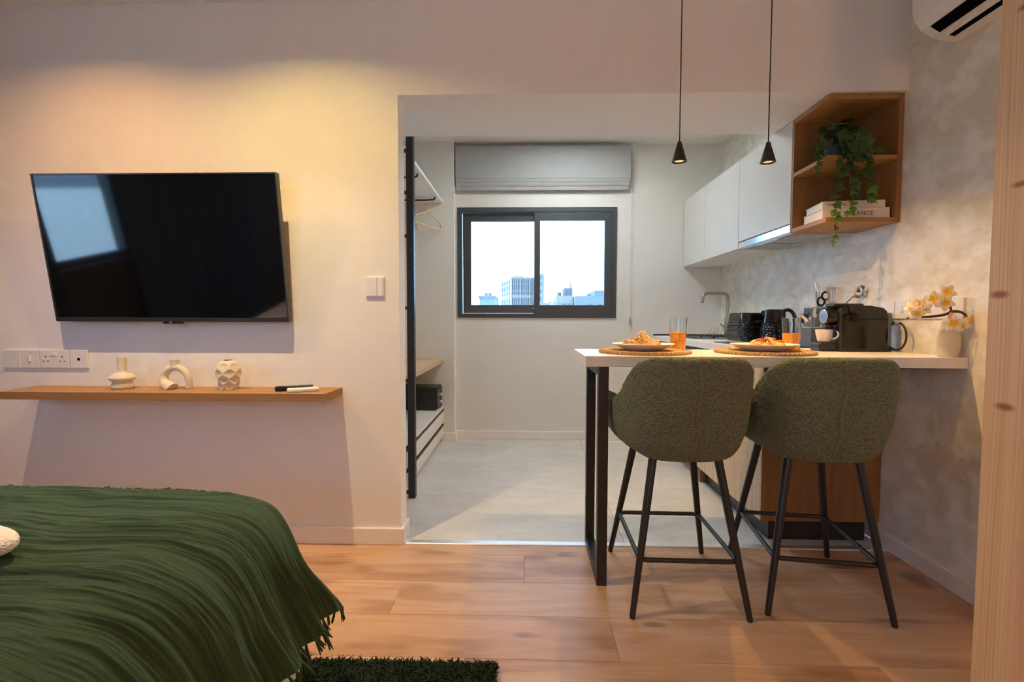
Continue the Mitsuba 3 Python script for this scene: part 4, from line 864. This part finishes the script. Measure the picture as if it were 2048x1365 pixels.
for i in range(5): add('rib', bx(1.440, 1.464, my0 + 0.01, my1 - 0.01, 1.012 + 0.006 * i, 1.0155 + 0.006 * i), 'black_gloss', parent=t)
add('drip_tray', rbox(1.378, 1.47, my0 + 0.012, my1 - 0.012, CZ + 0.001, CZ + 0.042, 0.012), 'black_plastic', 40, parent=t)
add('water_tank', bx(1.669, 1.70, my0 + 0.015, my1 - 0.015, CZ + 0.02, 1.1, 0.006), 'smoke_acrylic', parent=t)
add('tank_foot', bx(1.668, 1.698, my0 + 0.01, my1 - 0.01, CZ + 0.001, CZ + 0.02, 0.002), 'black_plastic', parent=t)
k = thing('coffee_cup', 'small beige coffee cup on the drip tray of the coffee machine', 'cup')
cc = (1.416, ycm, CZ + 0.0425)
add('body', lathe([(0.0, 0.0), (0.022, 0.0), (0.026, 0.004), (0.0335, 0.035), (0.0355, 0.056), (0.0345, 0.0565), (0.033, 0.055), (0.031, 0.03), (0.022, 0.006), (0.0, 0.005)], 40, cc), 'cup_glaze', 50, parent=k)
add('handle', tube(spline([*[V(cc) + V([0.72 * q, -0.69 * q, hz]) for q, hz in ((0.031, 0.048), (0.047, 0.049), (0.056, 0.036), (0.049, 0.020), (0.028, 0.016))]], 24), 0.0036, 8), 'cup_glaze', True, parent=k)

MSH = T().translate([-0.046, 0, 0])
for q in [q for q in scene if q not in _pre]: scene[q]['to_world'] = MSH

# ------------------------------------------------------------------ plaster-wall sockets, cable, flowers
xs = XR - 0.009
def rplate(name, label, y0, y1, z0, z1, cat='socket', extra=()):
    k = thing(name, label, cat)
    add('plate', bx(xs, XR + 0.002, y0, y1, z0, z1, 0.002), 'white_plastic', parent=k)
    for n, m_, mt in extra: add(n, m_, mt, parent=k)
def rpins(cy, cz):
    return [('pin_hole', bx(xs - 0.0006, xs + 0.001, cy - 0.002, cy + 0.002, cz + 0.008, cz + 0.016), 'void_black'), ('pin_hole', bx(xs - 0.0006, xs + 0.001, cy - 0.015, cy - 0.007, cz - 0.012, cz - 0.008), 'void_black'), ('pin_hole', bx(xs - 0.0006, xs + 0.001, cy + 0.007, cy + 0.015, cz - 0.012, cz - 0.008), 'void_black')]
rplate('blank_plate', 'plain white plate on the plaster wall, nearest the coffee machine', 2.290, 2.376, 1.073, 1.155, 'wall plate')
rplate('toggle_switch', 'white switch plate behind the leftmost flowers on the plaster wall', 2.200, 2.286, 1.073, 1.155, 'switch', [('rocker', rbox(xs - 0.006, xs + 0.002, 2.236, 2.246, 1.10, 1.128, 0.003), 'white_plastic')])
rplate('double_socket', 'white double power socket on the plaster wall partly behind the flowers', 1.935, 2.196, 1.073, 1.157, 'socket',
       rpins(1.98, 1.115) + rpins(2.14, 1.115) + [('rocker', rbox(xs - 0.004, xs + 0.002, 2.025, 2.04, 1.13, 1.145, 0.002), 'white_plastic')])
k = thing('power_cable', 'black power cable looping against the plaster wall to a grey plug', 'cable')
add('plug', rbox(XR - 0.055, XR - 0.008, 2.295, 2.345, 1.055, 1.10, 0.008), 'grey_plastic', 40, parent=k)
a = np.linspace(math.radians(110), math.radians(450), 60)
loop = [(XR - 0.035, 2.235 - 0.058 * math.cos(t_) , 0.996 + 0.062 * math.sin(t_)) for t_ in a]
add('lead', tube(spline([(XR - 0.04, 2.32, 1.06), (XR - 0.05, 2.29, 1.062)] + loop[::4], 90), 0.0042, 8), 'black_plastic', True, parent=k)
vc = V([1.652, 1.958, CZ])
add('flower_vase', lathe([(0.0, 0), (0.030, 0), (0.034, 0.005), (0.038, 0.035), (0.039, 0.07), (0.034, 0.098), (0.026, 0.115), (0.022, 0.125), (0.024, 0.134), (0.0215, 0.135), (0.019, 0.125), (0.0, 0.10)], 48, tuple(vc + V([0, 0, 0.0005]))), 'ceramic_cream', 50, label='rounded off-white vase holding the flower branch on the bar end', cat='vase')
fb = thing('flower_branch', 'branch of white and yellow frangipani flowers in the off-white vase', 'flowers')
vt = vc + V([0, 0, 0.125])
def fp(px_dx, dy, dz): return vt + V([px_dx, dy, dz])
br = spline([vc + V([0.0, 0, 0.06]), vt, fp(-0.004, -0.01, 0.025), fp(-0.01, -0.02, 0.05)], 20)
add('twig', tube(br, 0.005, 8), 'twig', True, parent=fb)
add('twig', tube(spline([fp(-0.01, -0.02, 0.05), fp(-0.05, -0.015, 0.035), fp(-0.10, 0.01, 0.03), fp(-0.145, 0.02, 0.025)], 24), [0.006 - 0.003 * i / 23 for i in range(24)], 8), 'twig', True, parent=fb)
add('twig', tube(spline([fp(-0.01, -0.02, 0.05), fp(0.015, -0.03, 0.05), fp(0.045, -0.03, 0.03), fp(0.055, -0.03, 0.015)], 24), [0.006 - 0.003 * i / 23 for i in range(24)], 8), 'twig', True, parent=fb)
add('twig', tube(spline([fp(-0.01, -0.02, 0.05), fp(-0.014, -0.02, 0.075), fp(-0.03, -0.02, 0.10)], 16), 0.004, 8), 'twig', True, parent=fb)
for (q, s_) in ((fp(-0.02, -0.035, 0.035), 0.010), (fp(-0.026, -0.035, 0.028), 0.008)): add('bud', blob(q, s_, (0.8, 0.8, 1.4), 0.0, 1, 0, 2, False), 'bud_pink', True, parent=fb)
def flower(c, R, nrm, spin):
    k = add('flower', blob(c, R * 0.13, (1, 1, 1), 0, 1, 0, 2, False), 'petal_heart', True, parent=fb)
    z = V(nrm, float); z /= np.linalg.norm(z); x = np.cross(z, [0, 0, 1.0]); x /= np.linalg.norm(x); y = np.cross(z, x)
    for i in range(5):
        a = spin + i * 2 * np.pi / 5; d = math.cos(a) * x + math.sin(a) * y; s_ = -math.sin(a) * x + math.cos(a) * y
        n, m = 9, 7; u = np.linspace(0, 1, n); w = np.linspace(-1, 1, m); U, Wd = np.meshgrid(u, w, indexing='ij')
        wid = 0.36 * np.sin(np.pi * (0.10 + 0.86 * U ** 0.85)) ** 0.8
        P = c + R * ((U * 1.0)[..., None] * d + (Wd * wid)[..., None] * s_ + (0.30 * U - 0.28 * U ** 2 + 0.07 * Wd * wid / 0.36 + 0.05 * (1 - Wd ** 2))[..., None] * z)
        uv = np.stack([U.ravel(), Wd.ravel()], 1)
        scene[key_of('petal', k)] = mikit.ply(grid_mesh(P), 'petal', smooth=True, uv=uv)
for (q, R, nr, sp) in ((fp(-0.036, -0.03, 0.125), 0.033, (-0.35, -1, 0.1), 1.6), (fp(-0.042, -0.03, 0.085), 0.034, (-0.3, -1, -0.1), 0.4), (fp(-0.078, -0.02, 0.10), 0.033, (-0.5, -1, 0.1), 0.9),
                       (fp(-0.118, 0.0, 0.078), 0.034, (-0.5, -0.9, 0.3), 0.3), (fp(-0.100, -0.01, 0.064), 0.028, (-0.2, -1, 0), 1.1), (fp(-0.135, 0.01, 0.066), 0.028, (-0.9, -0.7, 0.2), 0.2), (fp(-0.126, -0.005, 0.043), 0.029, (-0.4, -1, -0.3), 0.7),
                       (fp(-0.026, -0.052, 0.006), 0.036, (-0.4, -1, -0.15), 0.95), (fp(0.012, -0.045, -0.002), 0.030, (0.1, -1, -0.6), 0.5), (fp(0.036, -0.05, 0.018), 0.034, (0.1, -1, -0.1), 1.3)):
    flower(q, R, nr, sp)

# ------------------------------------------------------------------ bar stools
def stool_meshes():
    # plan path from right arm tip round the back to left arm tip, sampled by arc length
    hp_ = spline([(0.248, 0.178), (0.256, 0.10), (0.250, 0.02), (0.233, -0.07), (0.203, -0.155), (0.168, -0.216), (0.115, -0.245), (0.0, -0.253)], 90)
    path = hp_
    path = V(path); path = np.vstack([path, (path * V([-1, 1]))[-2::-1]])
    s = np.r_[0, np.cumsum(np.linalg.norm(np.diff(path, axis=0), axis=1))]; L = s[-1]
    NS = 230; ss = np.linspace(0, L, NS); p = np.stack([np.interp(ss, s, path[:, 0]), np.interp(ss, s, path[:, 1])], 1)
    from scipy.ndimage import gaussian_filter1d
    p = gaussian_filter1d(p, 3, axis=0, mode='nearest')
    tn = np.gradient(p, axis=0); tn /= np.linalg.norm(tn, axis=1, keepdims=True); out = np.stack([-tn[:, 1], tn[:, 0]], 1)
    out *= np.sign((out * p).sum(1))[:, None]
    mid = np.abs(ss - L / 2)                           # distance along the shell from the back's centre
    zt = np.interp(mid, [0, 0.14, 0.175, 0.20, 0.25, 0.30, 0.35, 0.41, 0.48, 0.56], [0.938, 0.937, 0.928, 0.906, 0.858, 0.812, 0.778, 0.760, 0.766, 0.756])
    zt = gaussian_filter1d(zt, 4, mode='nearest')
    zb = np.interp(mid, [0, 0.2, 0.4, 0.6], [0.552, 0.556, 0.576, 0.592])
    backness = np.clip(1 - mid / 0.30, 0, 1)
    th = 0.058
    prof = []                                          # (inward offset, height fraction) round the section
    ua = np.linspace(0, math.pi / 2, 9)[:-1]
    prof += [('b', 0.10 * (1 - i / 5), 0.0) for i in range(4)]
    prof += [('b', 0.045 * (1 - math.sin(a)), 0.075 * (1 - math.cos(a))) for a in ua]
    prof += [('m', 0.0, q) for q in np.linspace(0.0, 1.0, 30)]
    prof += [('t', th / 2 * (1 - math.cos(a)), th / 2 * math.sin(a)) for a in np.linspace(0, math.pi, 15)[1:-1]]
    prof += [('m', th, q) for q in np.linspace(1.0, 0.0, 22)]
    prof += [('b', th + 0.03, 0.075)]
    P = np.zeros((NS, len(prof), 3))
    for i in range(NS):
        z_lo, z_hi = zb[i] + 0.075, zt[i] - th / 2
        for j, (kd, o, q) in enumerate(prof):
            z = zb[i] + q if kd == 'b' else (z_lo + (z_hi - z_lo) * q if kd == 'm' else z_hi + q)
            lean = 0.070 * max(0.0, (z - 0.56) / 0.37) ** 1.3 * backness[i] ** 0.5 - 0.016 * np.clip((0.68 - z) / 0.12, 0, 1) + 0.012 * math.sin(math.pi * np.clip((z - 0.56) / 0.37, 0, 1))
            xy = p[i] + out[i] * (lean - o)
            P[i, j] = (xy[0], xy[1], z)
    # round the arm tips: shrink the section towards its middle while moving it forward
    caps = []
    for e in (0, NS - 1):
        c = P[e].mean(0); fd_ = -tn[e] if e == 0 else tn[e]
        rws = [c + (P[e] - c) * V([math.cos(a)] * 3) * 1.0 + np.append(fd_ * 0.030 * math.sin(a), 0) for a in np.linspace(0, math.pi / 2, 8)[1:]]
        caps.append(rws)
    P = np.vstack([np.array(caps[0][::-1]), P, np.array(caps[1])])
    m = grid_mesh(P, wrap_v=True)
    if m.volume < 0: m.invert()
    m.merge_vertices(); n = m.vertex_normals
    v = np.array(m.vertices); v = v + n * (0.0055 * (meshkit.fbm(v * 95, 2, 3) - 0.5) + 0.003 * (meshkit.noise(v * 260, 9) - 0.5))[:, None]
    shell = raw(v, m.faces)
    pl = Polygon([(-0.185, 0.20), (0.185, 0.20), (0.205, 0.0), (0.19, -0.17), (0.10, -0.215), (-0.10, -0.215), (-0.19, -0.17), (-0.205, 0.0)]).buffer(0.02)
    cu = trimesh.creation.icosphere(subdivisions=5); d = np.array(cu.vertices)
    sq = np.sign(d) * np.abs(d) ** 0.5
    cv = np.stack([0.205 * sq[:, 0], 0.222 * sq[:, 1] + 0.0, 0.622 + 0.050 * sq[:, 2]], 1)
    cv += 0.004 * (meshkit.fbm(cv * 95, 2, 5) - 0.5)[:, None] * d
    cushion = raw(cv, cu.faces)
    under = bx(-0.13, 0.13, -0.165, 0.165, 0.556, 0.578, 0.004)
    zs = np.linspace(0.565, 0.93, 70); yb = []
    for z in zs:
        yb.append(-0.253 - (0.070 * max(0.0, (z - 0.56) / 0.37) ** 1.3 - 0.016 * np.clip((0.68 - z) / 0.12, 0, 1) + 0.012 * math.sin(math.pi * np.clip((z - 0.56) / 0.37, 0, 1))))
    sp = np.stack([0.004 * np.sin(zs * 40), V(yb) + np.where(zs < 0.63, (0.63 - zs) ** 2 * 8, 0) - 0.001, zs], 1)
    sm = tube(sp, 0.0062 + 0.0015 * np.sin(np.arange(70) * 1.9), 8)
    legs = []
    for sx in (-1, 1):
        for sy in (-1, 1):
            a_, b_ = V([sx * 0.118, sy * 0.155, 0.56]), V([sx * 0.206, sy * 0.252, 0.0])
            legs.append(tube([a_, a_ * 0.6 + b_ * 0.4, b_ + V([0, 0, 0.006]) , b_], [0.0155, 0.0145, 0.0105, 0.0095], 16))
    zf = 0.197; q = 1 - zf / 0.56; cx, cy = 0.118 + (0.206 - 0.118) * q, 0.155 + (0.252 - 0.155) * q
    rc = 0.03; ring = []
    for (sx, sy, a0) in ((1, 1, 0), (-1, 1, 90), (-1, -1, 180), (1, -1, 270)):
        for a in np.linspace(0, 90, 8): ring.append((sx * (cx - rc) + rc * math.cos(math.radians(a0 + a)), sy * (cy - rc) + rc * math.sin(math.radians(a0 + a)), zf))
    ring = ring + ring[:2]
    return shell, cushion, under, sm, legs, tube(ring, 0.0088, 10, False)
_sh, _cu, _un, _sm, _lg, _rg = stool_meshes()
D = {'shell': mikit.ply(_sh, None, smooth=True), 'seat_cushion': mikit.ply(_cu, None, smooth=True), 'underframe': mikit.ply(_un, None), 'back_seam': mikit.ply(_sm, None, smooth=True), 'footrest': mikit.ply(_rg, None, smooth=True)}
DL = [mikit.ply(l_, None, smooth=40) for l_ in _lg]
def stool(label, x, y, deg):
    k = thing('bar_stool', label, 'bar stool', 'bar stools at the breakfast bar'); tw_ = T().translate([x, y, 0]).rotate([0, 0, 1], deg)
    for n, mt in (('shell', 'boucle'), ('seat_cushion', 'boucle'), ('back_seam', 'boucle_seam'), ('underframe', 'black_metal'), ('footrest', 'black_metal')): add(n, D[n], mt, parent=k, to_world=tw_)
    for l_ in DL: add('leg', l_, 'black_metal', parent=k, to_world=tw_)
stool('left green boucle bar stool on black legs, beside the bar leg frame', 0.598, 1.965, -1.0)
stool('right green boucle bar stool on black legs, before the oak end panel', 1.122, 1.972, -8.0)

# ------------------------------------------------------------------ bed, throw, towel, rug
BXR, BYF = -0.665, 1.405
t = thing('bed', 'upholstered pale bed under the green throw', 'bed')
add('base', rbox(-2.35, BXR + 0.022, -0.62, BYF, 0.04, 0.34, 0.02), 'linen', 40, parent=t)
add('mattress', rbox(-2.35, BXR - 0.045, -0.62, BYF + 0.016, 0.335, 0.525, 0.09, 4), 'linen', 40, parent=t)
for x in (-2.25, BXR - 0.10):
    for y in (-0.52, BYF - 0.10): add('leg', bx(x - 0.03, x + 0.03, y - 0.03, y + 0.03, 0, 0.05), 'black_metal', parent=t)
add('headboard', rbox(-2.4, BXR + 0.05, -0.74, -0.63, 0.0, 1.1, 0.03), 'linen', 40, parent=t)
tk = thing('throw_blanket', 'crinkled olive green throw with a knotted fringe over the bed', 'blanket')
prof = spline([(-1.95, 0.553), (-1.5, 0.553), (-1.15, 0.552), (-0.95, 0.547), (-0.85, 0.540), (-0.765, 0.520), (-0.700, 0.487), (-0.655, 0.430), (-0.622, 0.350), (-0.592, 0.262), (-0.575, 0.215)], 460)
yv = np.linspace(1.412, 0.30, 720)
U_, V_ = np.meshgrid(np.linspace(0, 1, 460), yv, indexing='ij')
arc = np.r_[0, np.cumsum(np.linalg.norm(np.diff(prof, axis=0), axis=1))]
tg = np.gradient(prof, axis=0); tg /= np.linalg.norm(tg, axis=1, keepdims=True); nr2 = np.stack([-tg[:, 1], tg[:, 0]], 1); nr2 *= np.sign(nr2[:, 1])[:, None]
S = np.broadcast_to(arc[:, None], U_.shape)
q3 = np.stack([S * 2.0, V_ * 4.0, 0 * S], -1)
warp = 0.10 * (meshkit.fbm(np.stack([S * 2.6, V_ * 2.2, 0 * S], -1), 3, 4) - 0.5) + 0.035 * (meshkit.fbm(np.stack([S * 7, V_ * 7, 0 * S + 3], -1), 2, 6) - 0.5)
def ridge(fr, seed, stretch):
    n = meshkit.noise(np.stack([S * stretch, (V_ + warp) * fr, 0 * S + seed], -1), seed); return 1 - np.abs(2 * n - 1)
edge = np.clip((S - 1.0) / 0.5, 0, 1)
hgt = (0.0085 + 0.008 * edge) * ridge(34, 2, 2.2) ** 1.8 + (0.0058 + 0.003 * edge) * ridge(84, 5, 4.0) ** 1.5 + 0.002 * ridge(150, 8, 8) + 0.016 * meshkit.fbm(np.stack([S * 2.2, V_ * 3, 0 * S], -1), 2, 12)
hem = 0.03 * (meshkit.fbm(np.stack([0 * S, V_ * 6, 0 * S], -1), 2, 21) - 0.5) * np.clip((S - 1.35) / 0.3, 0, 1)
flare = 0.020 * np.clip((S - 1.3) / 0.35, 0, 1) ** 1.5 * np.sin(V_ * 46 + 9 * warp)
X3 = prof[:, 0][:, None] + nr2[:, 0][:, None] * hgt + flare; Z3 = prof[:, 1][:, None] + nr2[:, 1][:, None] * hgt + hem
corner = np.clip((V_ - 1.30) / 0.112, 0, 1) ** 2 * 0.008
Z3 = Z3 - corner
Yv = V_ - 0.075 * np.exp(-((S - 1.36) / 0.13) ** 2) * np.clip((V_ - 1.1) / 0.3, 0, 1)
tm_ = grid_mesh(np.stack([X3, Yv, Z3], -1))
if tm_.face_normals[:, 2].mean() < 0: tm_.invert()
add('cloth', tm_, 'throw_cloth', True, parent=tk)
rt = np.random.default_rng(5)
def tassel(p, d, L):
    p = V(p); d = V(d, float); d /= np.linalg.norm(d); ms = []
    for i in range(3):
        w = rt.normal(0, 0.22, 3); ms.append(tube([p, p + d * L * 0.35 + w * L * 0.08, p + d * L * 0.65 + w * L * 0.3, p + (d + w * 0.55) * L], [0.0030, 0.0036, 0.0028, 0.0012], 5))
    add('tassel', cat_(ms), 'throw_cloth', True, parent=tk)
for j in range(2, 560, 10):
    d = rt.normal(0, 0.25, 3) + V([0.25, 0, -1]); tassel((X3[-1, j], V_[-1, j], Z3[-1, j]), d, rt.uniform(0.03, 0.05))
for i in np.cumsum(rt.integers(2, 7, 80)):
    if i > 345: break
    tassel((X3[i, 0], Yv[i, 0], Z3[i, 0]), rt.normal(0, 0.35, 3) + V([0.3, 0.7, -0.7]), rt.uniform(0.010, 0.018))
tw_prof = trimesh.creation.icosphere(subdivisions=5); d = np.array(tw_prof.vertices)
tv = np.stack([0.22 * np.sign(d[:, 0]) * np.abs(d[:, 0]) ** 0.75, 0.085 * d[:, 1], 0.036 * np.sign(d[:, 2]) * np.abs(d[:, 2]) ** 0.8], 1)
tv += 0.010 * (meshkit.fbm(tv * 14, 2, 2) - 0.5)[:, None] * d
tv = tv + V([-1.272, 0.955, 0.600])
add('folded_towel', raw(tv, tw_prof.faces), 'towel_cloth', True, label='fluffy white towel end lying on the green throw', cat='towel')
# rug
rk = thing('rug', 'shaggy dark green rug on the wooden floor beside the bed', 'rug')
RX0, RX1, RY0, RY1 = -0.72, -0.083, 0.35, 1.452
add('backing', bx(RX0, RX1, RY0, RY1, 0.0, 0.008, 0.002), 'rug_pile_dark', parent=rk)
n = 42000; x = rt.uniform(RX0 + 0.004, RX1 - 0.004, n); y = np.r_[rt.uniform(1.15, RY1 - 0.004, 30000), rt.uniform(RY0, 1.15, n - 30000)]
ph = rt.uniform(0, 2 * np.pi, n); ln = rt.uniform(0.013, 0.027, n); tl = rt.normal(0, 0.55, (n, 2)); wv = rt.uniform(0.0018, 0.0034, n)
b0 = np.stack([x, y, np.full(n, 0.006)], 1); dx = np.stack([np.cos(ph), np.sin(ph), 0 * ph], 1) * wv[:, None]
top_ = b0 + np.stack([tl[:, 0] * ln, tl[:, 1] * ln, ln * 0.8], 1); md_ = (b0 + top_) / 2 + V([0, 0, 0.004])
top_[:, 0] = np.minimum(top_[:, 0], RX1 + 0.008); top_[:, 1] = np.minimum(top_[:, 1], RY1 + 0.008)
vv = np.stack([b0 - dx, b0 + dx, md_ - dx, md_ + dx, top_], 1).reshape(-1, 3); o = np.arange(n)[:, None] * 5
ff = np.concatenate([o + V([[0, 1, 3]]), o + V([[0, 3, 2]]), o + V([[2, 3, 4]])], 0)
half = (np.arange(n) % 3 == 0)
f_a = np.concatenate([(o + V([t_]))[~half] for t_ in ([0, 1, 3], [0, 3, 2], [2, 3, 4])]); f_b = np.concatenate([(o + V([t_]))[half] for t_ in ([0, 1, 3], [0, 3, 2], [2, 3, 4])])
add('pile', raw(vv, f_a), 'rug_pile', True, parent=rk, kind='stuff'); add('pile', raw(vv, f_b), 'rug_pile_dark', True, parent=rk, kind='stuff')
